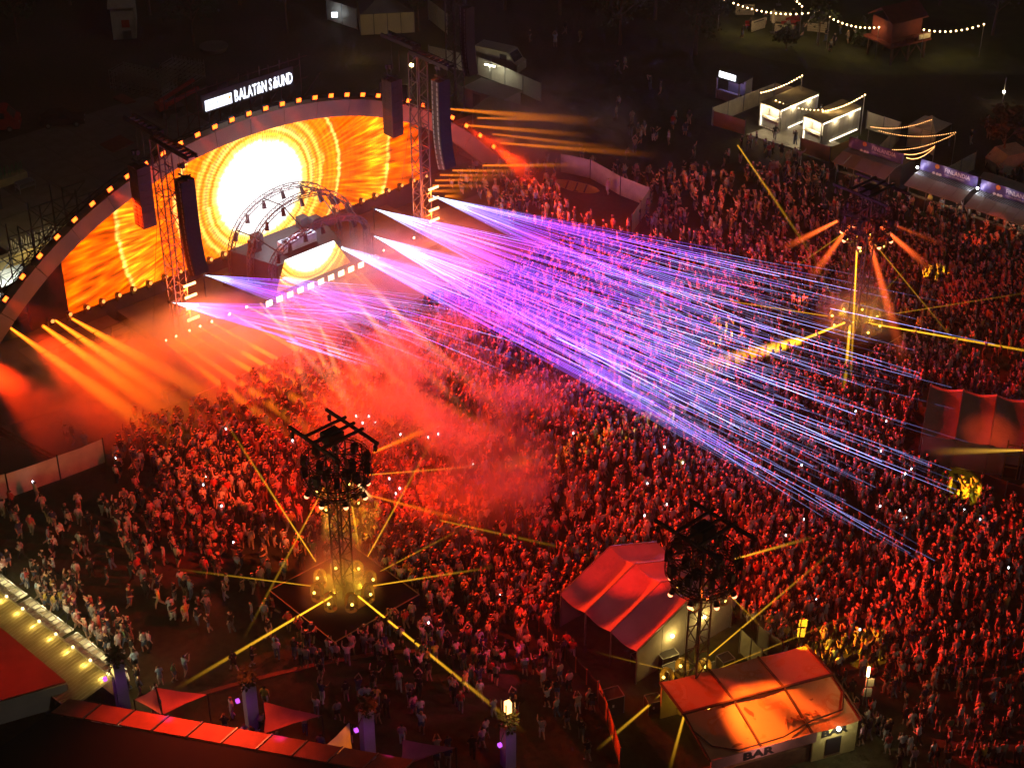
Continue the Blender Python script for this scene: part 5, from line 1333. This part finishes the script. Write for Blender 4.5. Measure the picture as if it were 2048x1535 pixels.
# --- left of the pit: fences, ramp, barriers
fence('cloth_fence', 'long cream tarpaulin fence at the left below the pit', [at(-60, 1010), at(20, 996), at(122, 960), at(212, 925)], 2.2, TARP, n=1, group='cloth fences', pm=BLACK, sag=.05)
rp_ = MB().prism([at(-40, 945, .03), at(190, 845, .03), at(255, 880, .03), at(205, 915, .03), at(-40, 1000, .03)][::-1], (0, 0, .12)).build('side_platform', mat('side_platform', (.12, .08, .07), .7, .2, 1)); tag(rp_, 'low dark platform left of the pit where staff sit', None, None, 'structure')
pb = thing('steel_beam', 'long rusty steel beam lying across the left platform', 'beam', at(62, 893), 0); MB().truss(at(-30, 845, .7) - at(62, 893), at(140, 935, .7) - at(62, 893), .35, 10, .05).build('truss', DRED, pb)
bar = MB()
for z in (.12, 1.05): bar.bar((-1.1, 0, z), (1.1, 0, z), .05)
for x in np.arange(-1.1, 1.12, .157): bar.bar((x, 0, .12), (x, 0, 1.05), .03)
for x in (-.8, .8): bar.bar((x, -.3, .02), (x, .3, .02), .06)
bar0 = None
spots = [(S(-5.2 + 2.3 * i, 15.75, .03), ANG) for i in range(19)] + [(at(20 + 38 * i, 872 - 11 * i), R_(24)) for i in range(3)]
for i, (p, a) in enumerate(spots):
    if bar0 is None: b_ = bar.build('crowd_barrier', STEEL, None, loc=p, rz=a); bar0 = b_.data
    else: b_ = place('crowd_barrier', bar0, None, p, a)
    tag(b_, ('%s steel barrier along the front of the crowd, from the left' % ordn[i]) if i < 19 else ('%s loose steel barrier beside the left platform' % ordn[i - 19]), 'barrier', 'crowd barriers')
fc = thing('flight_case', 'open framed case standing in the orange smoke of the pit', 'flight case', at(344, 800), ANG); mb = MB()
for x in (-.6, .6):
    for y in (-.45, .45): mb.bar((x, y, 0), (x, y, 1.2), .05)
for z in (.05, 1.2):
    for y in (-.45, .45): mb.bar((-.6, y, z), (.6, y, z), .05)
    for x in (-.6, .6): mb.bar((x, -.45, z), (x, .45, z), .05)
mb.build('frame', STEEL, fc); MB().box((0, 0, .55), (1.1, .8, .95)).build('case', DARKPAINT, fc)
# light-coloured cable run in the foreground
cb = MB(); pts = [at(385, 1392, .03), at(470, 1368, .03), at(560, 1345, .03), at(660, 1322, .03), at(760, 1305, .03), at(850, 1300, .03)]
for a, b in zip(pts[:-1], pts[1:]): cb.bar(a, b, .34, .08)
tag(cb.build('cable_ramp', mat('orange_ramp', (.3, .09, .04), .6, .3, 2)), 'orange cable ramp lying across the foreground dirt', 'cable ramp')  # orange light on the ramp is put into its colour

# ------------------------------------------------------------------ striped mixing tent, flight cases, compound
PURP = mat('wine_tent_cloth', (.50, .34, .36), .7, .12, .8, bump=.7, bscale=5)
def bay_tent(name, label, o, rz, Ln, W, eave, ridge, bays, m, wallm, walls=('far',), ridge_y=None):
    t = thing(name, label, 'tent', (o[0], o[1], 0), R_(rz)); ry = ridge_y or W / 2
    n = 8
    for i in range(bays):
        x0, x1 = Ln * i / bays, Ln * (i + 1) / bays - .03
        for y0, y1, z0, z1 in ((0, ry, eave, ridge), (ry + .01, W, ridge, eave)):
            vs = []; fs = []
            for a in range(n + 1):
                for b in range(n + 1):
                    u, v = a / n, b / n
                    sag = -.34 * math.sin(math.pi * u) * (.35 + .65 * math.sin(math.pi * v))
                    vs.append((x0 + (x1 - x0) * u, y0 + (y1 - y0) * v, z0 + (z1 - z0) * v + sag + .12 * math.cos(2 * math.pi * u) * .5))
            for a in range(n):
                for b in range(n): fs.append((a * (n + 1) + b, (a + 1) * (n + 1) + b, (a + 1) * (n + 1) + b + 1, a * (n + 1) + b + 1))
            MB().add(vs, fs).build('roof_panel', m, t, True)
    for i in range(bays + 1):
        x = min(Ln - .03, max(.03, Ln * i / bays))
        for y in (.05, W - .05): MB().bar((x, y, 0), (x, y, eave), .1).build('leg', STEEL, t)
        MB().bar((x, 0, eave + .12), (x, ry, ridge + .12), .07).build('rafter', STEEL, t); MB().bar((x, ry, ridge + .12), (x, W, eave + .12), .07).build('rafter', STEEL, t)
    def wall(p, q, k):
        p, q = Vector(p), Vector(q)
        for i in range(k):
            a, b = p.lerp(q, (i + .01) / k), p.lerp(q, (i + .99) / k)
            za = eave + (ridge - eave) * max(0, 1 - abs(a.y - ry) / ry) - .1 if abs(p.x - q.x) < .01 else eave - .06
            zb = eave + (ridge - eave) * max(0, 1 - abs(b.y - ry) / ry) - .1 if abs(p.x - q.x) < .01 else eave - .06
            nn = (q - p).normalized().cross(Vector((0, 0, 1))) * .03
            MB().prism([a + Vector((0, 0, .06)), b + Vector((0, 0, .06)), b + Vector((0, 0, zb)), a + Vector((0, 0, za))], nn).build('wall_panel', wallm, t)
    if 'far' in walls: wall((Ln - .08, .1, 0), (Ln - .08, W - .1, 0), 4)
    if 'side' in walls: wall((.1, .06, 0), (Ln - .1, .06, 0), 3)
    if 'back' in walls: wall((.08, W - .1, 0), (.08, .1, 0), 4)
    return t
TG = mat('grey_tent_wall', (.4, .37, .33), .8, .12, 1, bump=.2, bscale=3)
ft_ = bay_tent('mixing_tent', 'three bay tent with wine red striped roof beside the dark light tower', (3.2, 90.2), -50, 7.4, 8.8, 2.7, 4.5, 3, PURP, TG, ('far', 'back'))
for x, y in ((7.55, 3.0), (7.55, 5.9)):
    v, f = ball((x, y, 2.5), .12); MB().add(v, f).build('lamp', emis('yellow_bulb', (1, .75, .25), 22), ft_); light_in(ft_, (x + .25, y, 2.4), (1, .66, .16), 60, .1)
spot(at(1200, 1215, 12), at(1215, 1240, 3), (1, .04, .18), 700, 60, .8, .4, 'show_spot')
rt_ = bay_tent('side_tent', 'three bay tent with dusky red roof at the right edge', (30.9, 109.3), -17, 7.6, 7.2, 2.6, 4.0, 3, mat('red_grey_cloth', (.42, .27, .24), .75, .12, .8, bump=.7, bscale=5), TG, ('far', 'side'), 4.6)
for x, y in ((7.8, 2.0), (7.8, 4.4)):
    v, f = ball((x, y, 2.6), .12); MB().add(v, f).build('lamp', MATS['yellow_bulb'], rt_); light_in(rt_, (x + .3, y, 2.5), (1, .66, .16), 40, .1)
spot(at(2046, 760, 9), at(1975, 880, 2), (1, .1, .02), 1100, 40, 1.0, .1, 'show_spot')
sp_ = thing('side_stage', 'small dark platform with people and cases at the right edge', 'platform', at(2005, 945), R_(-17)); MB().box((4, 2, .6), (8, 5, 1.2)).build('deck', DARKPAINT, sp_)
for x in (.2, 1.2, 2.2): MB().box((x, .2, 1.6), (.8, .7, .8)).build('flight_case', BLACK, sp_)
mb = MB()
for x in (0, 1.0): mb.bar((x, -.6, 0), (x, -.6, 3.4), .08)
for z in (1, 2, 3): mb.bar((0, -.6, z), (1.0, -.6, z), .08)
mb.build('ladder_frame', mat('brass_tube', (.5, .32, .12), .4, .1, 2, metal=.4), sp_)
fence('cloth_fence', 'rusty red cloth screen below the right platform', [at(1960, 975), at(2060, 1010)], 1.3, mat('rust_cloth', (.42, .14, .06), .8, .2, 1), n=2, group='cloth fences')
# compound behind the tent
CASE = mat('case_black', (.03, .03, .032), .5, .3, 3)
for k, (px, py, w, d, h, lb) in enumerate(((1335, 1338, 1.2, .7, 1.3, 'under the tower lamp'), (1342, 1358, 1.0, .8, 1.0, 'with white tag, left of the tower foot'), (1376, 1392, 1.2, .8, .9, 'in front of the tower foot'), (1420, 1392, 1.2, .8, .9, 'right of the tower foot'), (1432, 1350, 1.2, .8, .8, 'with tilted lid behind the tower'), (1448, 1352, .9, .8, 1.6, 'tall, beside the barrier gap'), (1470, 1375, 1.8, .6, .5, 'long and low on the ground'), (1222, 1420, 1.3, 1.0, 1.4, 'by the tent corner'), (1285, 1330, 1.4, .8, .9, 'against the tent wall'), (1305, 1420, .9, .8, 1.0, 'left in the dark compound'))):
    t = thing('flight_case', 'black flight case ' + lb, 'flight case', at(px, py), R_(25 + rng.uniform(-8, 8)), 'flight cases')
    MB().box((0, 0, h / 2 + .06), (w, d, h)).build('case', CASE, t); mb = MB()
    for x in (-w / 2, w / 2):
        for y in (-d / 2, d / 2): mb.bar((x, y, .06), (x, y, h + .07), .045)
    for y in (-d / 2, d / 2): mb.bar((-w / 2, y, h + .065), (w / 2, y, h + .065), .045)
    for x in (-w / 2, w / 2): mb.bar((x, -d / 2, h + .065), (x, d / 2, h + .065), .045)
    mb.build('edge_rails', STEEL, t); MB().box((-.1, -d / 2 - .01, h * .6), (.12, .02, .2)).build('tag', WHITE, t)
GR = mat('grey_board', (.42, .42, .36), .7, .1, 1)
fence('board_fence', 'pale tall boards closing the compound by the crowd', [at(1478, 1305), at(1520, 1345)], 2.0, GR, n=2, group='compound boards')
fence('board_fence', 'pale boards beside the open strip of the compound', [at(1512, 1296), at(1560, 1330)], 2.0, GR, n=2, group='compound boards')
fence('low_fence', 'low dark fence from the tent to the foreground crowd', [at(1078, 1262), at(1130, 1320), at(1195, 1392)], 1.2, mat('dark_net', (.06, .03, .03), .8), n=3, pm=mat('orange_rail', (.6, .16, .05), .5))
fence('banner_fence', 'orange printed banner fence at the corner of the compound', [at(1196, 1400), at(1215, 1450), at(1240, 1535)], 1.6, mat('orange_banner', (.6, .25, .1), .7, .35, 1.5), n=2)
for i, (px, py) in enumerate(((1592, 1330), (1722, 1450))):
    t = thing('notice_post', ['slim notice post with pale boards above the kiosk roof', 'lamp post with glowing tube and notice board by the kiosk'][i], 'post', at(px, py), 0)
    MB().tube((0, 0, 0), (0, 0, 4.2), .05, n=6).build('post', BLACK, t); MB().box((.15, 0, 3.6), (.5, .05, .6)).build('notice', SLATW, t); MB().box((.1, 0, 2.8), (.5, .05, .7)).build('notice', SLATW, t)
    if i: MB().tube((-.05, -.1, 4.2), (-.05, -.1, 4.9), .09, n=8).build('lamp', emis('post_lamp', (1, .65, .2), 14), t); light_in(t, (-.1, -.4, 4.6), (1, .7, .25), 60)
# ------------------------------------------------------------------ kiosk lettered BAR
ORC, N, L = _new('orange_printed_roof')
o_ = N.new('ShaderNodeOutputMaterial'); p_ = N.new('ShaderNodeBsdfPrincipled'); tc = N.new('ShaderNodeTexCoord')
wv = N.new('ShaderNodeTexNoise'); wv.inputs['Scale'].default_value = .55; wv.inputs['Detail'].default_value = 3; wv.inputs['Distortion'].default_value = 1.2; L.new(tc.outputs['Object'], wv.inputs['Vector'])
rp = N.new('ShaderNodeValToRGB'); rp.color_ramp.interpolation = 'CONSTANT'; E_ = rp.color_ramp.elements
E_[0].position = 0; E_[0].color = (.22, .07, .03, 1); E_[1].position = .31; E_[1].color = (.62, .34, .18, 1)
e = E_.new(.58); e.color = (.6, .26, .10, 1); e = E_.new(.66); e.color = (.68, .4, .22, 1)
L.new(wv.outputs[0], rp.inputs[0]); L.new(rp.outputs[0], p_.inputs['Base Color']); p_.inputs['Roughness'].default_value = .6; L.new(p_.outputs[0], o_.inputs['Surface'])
kz = thing('bar_kiosk', 'foreground kiosk with orange lit printed roof lettered BAR', 'kiosk', (11.5, 75.1, 0), R_(20))
rows = {}
def roofz(x, y): return 2.85 + .4 * (1 - abs(y - 3.4) / 3.4) - .1 * math.sin(math.pi * (x % 3.4) / 3.4)
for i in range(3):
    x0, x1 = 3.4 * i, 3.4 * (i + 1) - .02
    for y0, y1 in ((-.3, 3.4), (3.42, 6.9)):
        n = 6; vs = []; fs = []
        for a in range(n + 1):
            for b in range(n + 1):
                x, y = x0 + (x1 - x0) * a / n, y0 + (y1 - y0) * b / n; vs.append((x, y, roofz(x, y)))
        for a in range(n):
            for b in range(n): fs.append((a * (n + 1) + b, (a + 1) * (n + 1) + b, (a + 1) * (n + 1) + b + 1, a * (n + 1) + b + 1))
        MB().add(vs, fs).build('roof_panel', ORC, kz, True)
BEAMM = mat('kiosk_beam', (.10, .04, .025), .7, .2, 2)
MB().bar((-.1, 3.4, 3.34), (10.3, 3.4, 3.34), .14).build('ridge_beam', BEAMM, kz)
for x in (.02, 3.4, 6.8, 10.2): MB().bar((x, -.3, 2.88), (x, 3.4, 3.3), .12).build('rafter', BEAMM, kz); MB().bar((x, 3.4, 3.3), (x, 6.9, 2.88), .12).build('rafter', BEAMM, kz)
YW = mat('kiosk_wall', (.62, .5, .2), .7, .12, 1)
MB().box((8.7, .1, 1.3), (3.0, .12, 2.6)).build('front_wall', YW, kz); MB().box((10.15, 3.4, 1.3), (.12, 6.6, 2.6)).build('end_wall', YW, kz); MB().box((3.6, .5, .6), (7, .6, 1.2)).build('counter', WOOD, kz); MB().box((5.1, 6.7, 1.3), (10, .12, 2.6)).build('back_wall', YW, kz)
MB().box((3.6, -.36, 2.5), (7.0, .08, .8)).build('fascia', mat('pink_fascia', (.62, .32, .3), .6, .25, 1.2), kz)
text_mesh('lettering', 'BAR', .8, .02, BLACK, kz, (2.2, -.42, 2.24), (math.pi / 2, 0, 0), 1.35, bold=.03)
text_mesh('lettering', 'BAR', .74, .02, BLACK, kz, (7.7, .02, 1.86), (math.pi / 2, 0, 0), 1.3, bold=.03)
text_mesh('roof_lettering', 'FLOW', .7, .004, mat('roof_ink', (.3, .1, .04), .7), kz, (7.9, 1.2, 3.02), (math.atan2(.4, 3.4), 0, math.pi), 1.2, bold=.02)
MB().box((8.6, -.0, .95), (1.0, .06, 1.3)).build('menu_board', BLACK, kz); v, f = ball((8.6, -.35, 2.65), .14); MB().add(v, f).build('lamp', emis('kiosk_lamp', (1, .95, .7), 18), kz)
light_in(kz, (8.6, -.6, 2.5), (1, .9, .55), 50, .1); light_in(kz, (3, 1.6, 2.2), (1, .6, .3), 20, .1); light_in(kz, (3.4, -1.3, 3.0), (1, .5, .4), 30, .1)  # the last one is an added lamp brightening the fascia, no fixture
mb = MB(); P_ = [Vector((.0, 2.0, 3.2)), Vector((.6, .6, 3.02)), Vector((2.0, -.2, 2.95)), Vector((5, -.1, 2.95)), Vector((7.2, .5, 3.0)), Vector((9.4, .7, 3.02)), Vector((10.2, 2.0, 3.2))]
for a, b in zip(P_[:-1], P_[1:]): mb.tube(a, b, .05, n=5)
mb.build('roof_cable', BLACK, kz)
spot(at(1395, 1165, 10.2), at(1540, 1425, 3.2), (1, .16, .015), 36000, 42, 1.0, .12, 'show_spot')
# ------------------------------------------------------------------ bar at the lower left with corrugated roof
lb_ = thing('long_bar', 'long bar with lamp lit corrugated roof and glazed awnings at lower left', 'bar stand', (-36.8, 92.9, 0), R_(-42.7))
CORR = mat('corrugated_sheet', (.34, .31, .2), .35, .15, 1.5, metal=.5)
Lb = 16.2; n = 60; vs = []; fs = []
for i in range(n * 2 + 1):
    x = Lb * i / (n * 2); z = .035 if i % 2 else -.035
    vs += [(x, 0, 2.85 + z), (x, -3.2, 2.45 + z)]
for i in range(n * 2): fs.append((2 * i, 2 * i + 1, 2 * i + 3, 2 * i + 2))
MB().add(vs, fs).build('corrugated_roof', CORR, lb_)
MB().bar((0, .06, 2.9), (Lb, .06, 2.9), .12).build('front_rail', STEEL, lb_); MB().bar((0, -3.25, 2.45), (Lb, -3.25, 2.45), .1).build('rear_rail', STEEL, lb_)
for x0, x1 in ((1.2, 5.0), (5.4, 10.2), (10.6, 15.9)):
    MB().box(((x0 + x1) / 2, .75, 2.5), (x1 - x0, 1.1, .03)).build('awning_glass', mat('pale_polycarbonate', (.55, .58, .5), .25, .1, 1), lb_)
    for x in np.arange(x0, x1 + .01, .44): MB().bar((x, .2, 2.54), (x, 1.3, 2.54), .05).build('awning_bar', STEEL, lb_)
    for y in (.2, .75, 1.3): MB().bar((x0, y, 2.55), (x1, y, 2.55), .05).build('awning_bar', STEEL, lb_)
MB().box((Lb / 2, .5, .55), (Lb - .4, .7, 1.1)).build('counter', WOOD, lb_); MB().box((Lb / 2, -3.1, 1.15), (Lb, .1, 2.2)).build('back_wall', GR, lb_)
for x in (.1, 4, 8, 12, Lb - .1): MB().bar((x, .1, 0), (x, .1, 2.8), .1).build('post', WHITE, lb_)
MB().box((Lb + 1.1, -1.6, .85), (1.7, 1.6, .08)).build('bottle_table', WHITE, lb_)
bt0 = None
for i in range(16):
    if bt0 is None: o = MB().lathe((0, 0, 0), [(.05, 0), (.05, .2), (.02, .27), (.02, .33)], 7).build('bottle', mat('bottle_glass', (.3, .32, .2), .2, .2, 2), lb_); bt0 = o.data
    else: o = place('bottle', bt0, lb_)
    o.location = (Lb + .6 + (i % 6) * .19, -1.1 - (i // 6) * .3, .89)
for i in range(9):
    x = 1.0 + i * 1.85
    v, f = ball((x, .0, 3.02), .1); MB().add(v, f).build('lamp', emis('bar_lamp', (1, .75, .3), 4), lb_)
    light_in(lb_, (x, -.35, 3.35), (1, .66, .14), 40, .08); light_in(lb_, (x, 1.5, 2.75), (1, .8, .4), 60, .08)
# red lit canopy and long roof
rc = thing('canopy_roof', 'red lit cloth canopy with pale wall at the left edge', 'canopy', at(60, 1400), 0); o = at(60, 1400)
REDC = mat('red_canopy_cloth', (.45, .1, .07), .7, .15, .8, bump=.15, bscale=2)
MB().prism([at(-90, 1180, 3.2) - o, at(132, 1364, 3.2) - o, at(0, 1402, 3.2) - o, at(-90, 1420, 3.2) - o][::-1], (0, 0, .1)).build('roof', REDC, rc)
a_, b_ = at(132, 1366, 3.15) - o, at(-60, 1420, 3.15) - o; MB().prism([Vector((a_.x, a_.y, 1.4)), Vector((b_.x, b_.y, 1.4)), Vector((b_.x, b_.y, 3.1)), Vector((a_.x, a_.y, 3.1))], (0, .08, 0)).build('wall', CLOTHW, rc)
for p in (a_, b_): MB().bar((p.x, p.y + .1, 0), (p.x, p.y + .1, 3.1), .1).build('post', STEEL, rc)
spot(at(-20, 1200, 10), at(20, 1330, 3.2), (1, .04, .008), 420, 100, 1.0, .2, 'show_spot'); spot(at(160, 1340, 2.4), at(90, 1378, 2.6), (.7, .1, 1), 40, 60, .6, .1, 'violet_lamp')  # the violet spot on the wall is added, with no fixture
lr = thing('long_roof', 'long black roof with row of red lit ridge panels along the bottom edge', 'roof', (-27.6, 77.6, 0), R_(-13.7))
RP = mat('red_ridge_panel', (.55, .17, .11), .6, .18, 1.2, bump=.1)  # red light on the pale panels is put into their colour
for i in range(10):
    x = 2.18 * i
    MB().prism([(x + .05, 0, 4.0), (x + 2.08, 0, 4.0), (x + 2.08 + .55, 1.25, 4.12), (x + .05 + .55, 1.25, 4.12)], (0, 0, .09)).build('ridge_panel', RP, lr); MB().bar((x + 2.13, -.02, 4.14), (x + 2.68, 1.27, 4.24), .07).build('seam_bar', STEEL, lr)
MB().prism([(-.1, -.04, 3.93), (24, -.04, 3.93), (24, -9, 2.4), (-6, -9, 2.4)], (0, 0, .05)).build('roof_sheet', mat('black_roof', (.012, .011, .011), .8, .2, 1), lr)
for x in (0, 7, 14, 21): MB().bar((x + .4, .8, 0), (x + .4, .8, 4.0), .12).build('post', BLACK, lr)
spot(at(430, 1180, 11), at(400, 1465, 4), (1, .07, .02), 6500, 95, 1.0, .2, 'show_spot')
# violet columns with planted heads, lantern, shade sails
COLC = mat('column_cloth', (.6, .56, .6), .8, .08, 1)
def column(label, p, h, lantern=False):
    t = thing('lit_column', label, 'column', p, R_(30), 'violet columns')
    MB().prism([(-.36, -.36, 0), (.36, -.36, 0), (.36, .36, 0), (-.36, .36, 0)], (0, 0, h)).build('shaft', COLC, t)
    pl = MB()
    for k in range(260):
        a = rng.uniform(0, 6.28); r = .2 + .42 * rng.random(); c = Vector((math.cos(a) * r, math.sin(a) * r, h + .1 + rng.uniform(-.35, .7))); u = Vector((math.cos(a), math.sin(a), rng.gauss(.3, .5))).normalized(); v = u.cross(Vector((0, 0, 1))).normalized(); s = rng.uniform(.1, .2)
        pl.add([c - u * s, c - v * s * .5, c + u * s, c + v * s * .5], [(0, 1, 2, 3)])
    pl.build('planting', LEAF, t)
    MB().bar((-.4, -.2, h - .3), (-1.05, -.9, h - .3), .05).build('lamp_arm', BLACK, t); MB().box((-1.1, -.95, h - .35), (.22, .22, .2)).build('lamp', emis('violet_lens', (.6, .1, 1), 1.2), t)
    if lantern:
        for x, y in ((-.3, -.3), (.3, -.3), (.3, .3), (-.3, .3)): MB().bar((x, y, h + .9), (x, y, h + 1.9), .06).build('lantern_frame', BLACK, t)
        MB().box((0, 0, h + 1.4), (.34, .34, .8)).build('lantern_light', emis('lantern', (1, .42, .12), 5), t); light_in(t, (.55, -.5, h + 1.4), (1, .45, .12), 45, .1)
    spot(Vector(p) + Vector((-.3, -2.4, h * .75)), Vector(p) + Vector((0, 0, h * .45)), (.55, .03, .8), 12, 80, .7, .15, 'violet_lamp')
column('violet lit column with planted head beside the long bar', at(248, 1414), 4.0)
column('violet lit column with planted head between the two red sails', at(506, 1455), 3.9)
column('violet lit column beside the glowing orange sail', at(737, 1513), 3.9)
column('violet lit column topped by a square glowing lantern', at(1016, 1530), 3.4, True)
def sail(label, A, Bp, Cp, m):
    t = thing('shade_sail', label, 'shade sail', (A.x, A.y, 0), 0, 'shade sails'); o = Vector((A.x, A.y, 0)); n = 8; vs = []; ix = {}; fs = []
    cen = (A + Bp + Cp) / 3
    for i in range(n + 1):
        for j in range(n + 1 - i):
            u, v = i / n, j / n; w = 1 - u - v; p = A * w + Bp * u + Cp * v
            pull = 27 * u * v * w; e = max(0, .25 - min(u, v, w)) * (1 - max(u, v, w)) * .8
            p = p.lerp(cen, e * .9) - Vector((0, 0, .28 * pull)); ix[i, j] = len(vs); vs.append(p - o)
    for i in range(n):
        for j in range(n - i):
            fs.append((ix[i, j], ix[i + 1, j], ix[i, j + 1]))
            if j < n - i - 1: fs.append((ix[i + 1, j], ix[i + 1, j + 1], ix[i, j + 1]))
    MB().add(vs, fs).build('cloth', m, t, True)
    for p in (A, Bp, Cp): MB().tube((p.x - o.x, p.y - o.y, 0), (p.x - o.x, p.y - o.y, p.z + .05), .05, n=6).build('pole', BLACK, t)
SAILR = mat('red_sail_cloth', (.42, .14, .11), .8, .15, 1.5, bump=.2, bscale=3); SAILC = mat('pale_sail_cloth', (.6, .5, .34), .8, .15, 1.5, bump=.3, bscale=4)
sail('dusky red shade sail stretched right of the first violet column', at(313, 1374, 3.6), at(326, 1428, 2.6), at(415, 1388, 3.2), SAILR)
sail('pale shade sail next to the first red sail', at(311, 1375, 3.5), at(323, 1428, 2.5), at(268, 1398, 2.9), SAILC)  # lit part of the first sail, its light put into a paler cloth
sail('red shade sail stretched right of the second violet column', at(527, 1402, 3.6), at(528, 1466, 2.4), at(644, 1430, 3.2), SAILR)
sail('glowing orange shade sail left of the third violet column', at(699, 1443, 3.6), at(643, 1497, 2.6), at(709, 1521, 2.4), SAILC)
sail('dark red shade sail at the bottom edge by the lantern column', at(805, 1478, 3.6), at(798, 1534, 2.4), at(912, 1494, 3.0), SAILR)
spot(at(600, 1300, 9), at(682, 1488, 2.6), (1, .22, .02), 1600, 16, .5, .1, 'show_spot')
for k, (px, py) in enumerate(((335, 1432), (420, 1420), (560, 1470), (780, 1500), (860, 1515), (640, 1450))):
    spot(at(px, py, 4.6), at(px + 10, py + 4, 0), (.6, .03, .7), 14, 110, .8, .2, 'violet_lamp')  # violet spots added in the air around the sails, no fixtures

# ------------------------------------------------------------------ smoky air
hz, N, L = _new('haze_air')
o_ = N.new('ShaderNodeOutputMaterial'); pv = N.new('ShaderNodeVolumePrincipled')
pv.inputs['Color'].default_value = (.9, .88, .86, 1); pv.inputs['Density'].default_value = HAZE; pv.inputs['Anisotropy'].default_value = .2
L.new(pv.outputs[0], o_.inputs['Volume']); hz.cycles.homogeneous_volume = True
h = MB().box((0, 220, 39.5), (700, 620, 81)).build('haze', hz)
tag(h, 'thin smoky night air over the festival ground', None, None, 'stuff')

# banks of stage smoke: density breaks up into puffs and thins out upwards and towards the edges
def smoke_bank(label, p, rz, size, dens, scale, seed, thr=.46):
    m, N, L = _new('stage_smoke')
    o_ = N.new('ShaderNodeOutputMaterial'); v = N.new('ShaderNodeVolumePrincipled'); v.inputs['Color'].default_value = (.92, .9, .88, 1); v.inputs['Anisotropy'].default_value = .15
    tc = N.new('ShaderNodeTexCoord'); nz = N.new('ShaderNodeTexNoise'); nz.noise_dimensions = '3D'; nz.inputs['Scale'].default_value = scale; nz.inputs['Detail'].default_value = 2.0; nz.inputs['Distortion'].default_value = .6
    mp = N.new('ShaderNodeMapping'); mp.inputs['Location'].default_value = (seed, seed * 1.7, 0); mp.inputs['Scale'].default_value = (1, 1, 1.4)
    L.new(tc.outputs['Object'], mp.inputs[0]); L.new(mp.outputs[0], nz.inputs['Vector'])
    mr = N.new('ShaderNodeMapRange'); mr.inputs[1].default_value = thr; mr.inputs[2].default_value = thr + .22; L.new(nz.outputs[0], mr.inputs[0])
    dv = N.new('ShaderNodeVectorMath'); dv.operation = 'DIVIDE'; dv.inputs[1].default_value = (size[0] / 2, size[1] / 2, size[2]); L.new(tc.outputs['Object'], dv.inputs[0])
    ln = N.new('ShaderNodeVectorMath'); ln.operation = 'LENGTH'; L.new(dv.outputs[0], ln.inputs[0])
    fo = N.new('ShaderNodeMapRange'); fo.inputs[1].default_value = 1.0; fo.inputs[2].default_value = .25; L.new(ln.outputs['Value'], fo.inputs[0])
    ml = N.new('ShaderNodeMath'); ml.operation = 'MULTIPLY'; L.new(mr.outputs[0], ml.inputs[0]); L.new(fo.outputs[0], ml.inputs[1])
    m2 = N.new('ShaderNodeMath'); m2.operation = 'MULTIPLY'; m2.inputs[1].default_value = dens; L.new(ml.outputs[0], m2.inputs[0])
    L.new(m2.outputs[0], v.inputs['Density']); L.new(v.outputs[0], o_.inputs['Volume'])
    m.cycles.volume_step_rate = 1.0
    a, b, c = size[0] / 2, size[1] / 2, size[2]
    prof = [(1.0, .02), (1.0, .2), (.87, .5), (.6, .8), (.25, .98)]
    vs = []; n = 20
    for r, z in prof:
        for i in range(n): t = 2 * math.pi * i / n; vs.append((a * r * math.cos(t), b * r * math.sin(t), c * z))
    fs = [(k * n + i, k * n + (i + 1) % n, (k + 1) * n + (i + 1) % n, (k + 1) * n + i) for k in range(4) for i in range(n)] + [tuple(range(n - 1, -1, -1)), tuple(range(4 * n, 5 * n))]
    o = MB().add(vs, fs).build('smoke', m, None, True, loc=(p.x, p.y, 0), rz=rz)
    return tag(o, label, 'smoke', 'stage smoke', 'stuff')
smoke_bank('orange smoke rolling over the pit before the stage', at(430, 750), ANG, (46, 20, 5.5), SMOKE * 1.5, .15, 3.1, .38)
smoke_bank('dark edged smoke billowing at the left end of the pit', at(60, 800), ANG, (15, 12, 5), SMOKE * 1.4, .22, 7.7, .42)
smoke_bank('red smoke drifting over the middle of the crowd', at(860, 880), ANG + .6, (38, 24, 6.5), SMOKE * 1.1, .15, 9.4, .43)
smoke_bank('small red smoke puff over the crowd above the striped tent', at(1040, 1040), ANG, (13, 9, 5), SMOKE * .9, .2, 1.9, .42)
smoke_bank('pale orange smoke in front of the DJ riser', S(25, 12), ANG, (30, 18, 6), SMOKE * .8, .16, 4.4, .40)
smoke_bank('glowing yellow smoke around the foot of the nearest light tower', TA, ANG, (7, 7, 7), SMOKE * .9, .3, 6.3, .40)
smoke_bank('glowing yellow smoke around the foot of the far light tower', TB, ANG, (8, 8, 7), SMOKE * .9, .3, 8.3, .40)
smoke_bank('red smoke trailing above the crown of the stage arch', S(24, -2), ANG, (44, 7, 18.5), SMOKE * .35, .3, 2.2, .46)
smoke_bank('brown smoke cloud hanging beyond the upper end of the stage', at(1080, 310), ANG, (28, 20, 9), SMOKE * .7, .16, 5.2, .42)
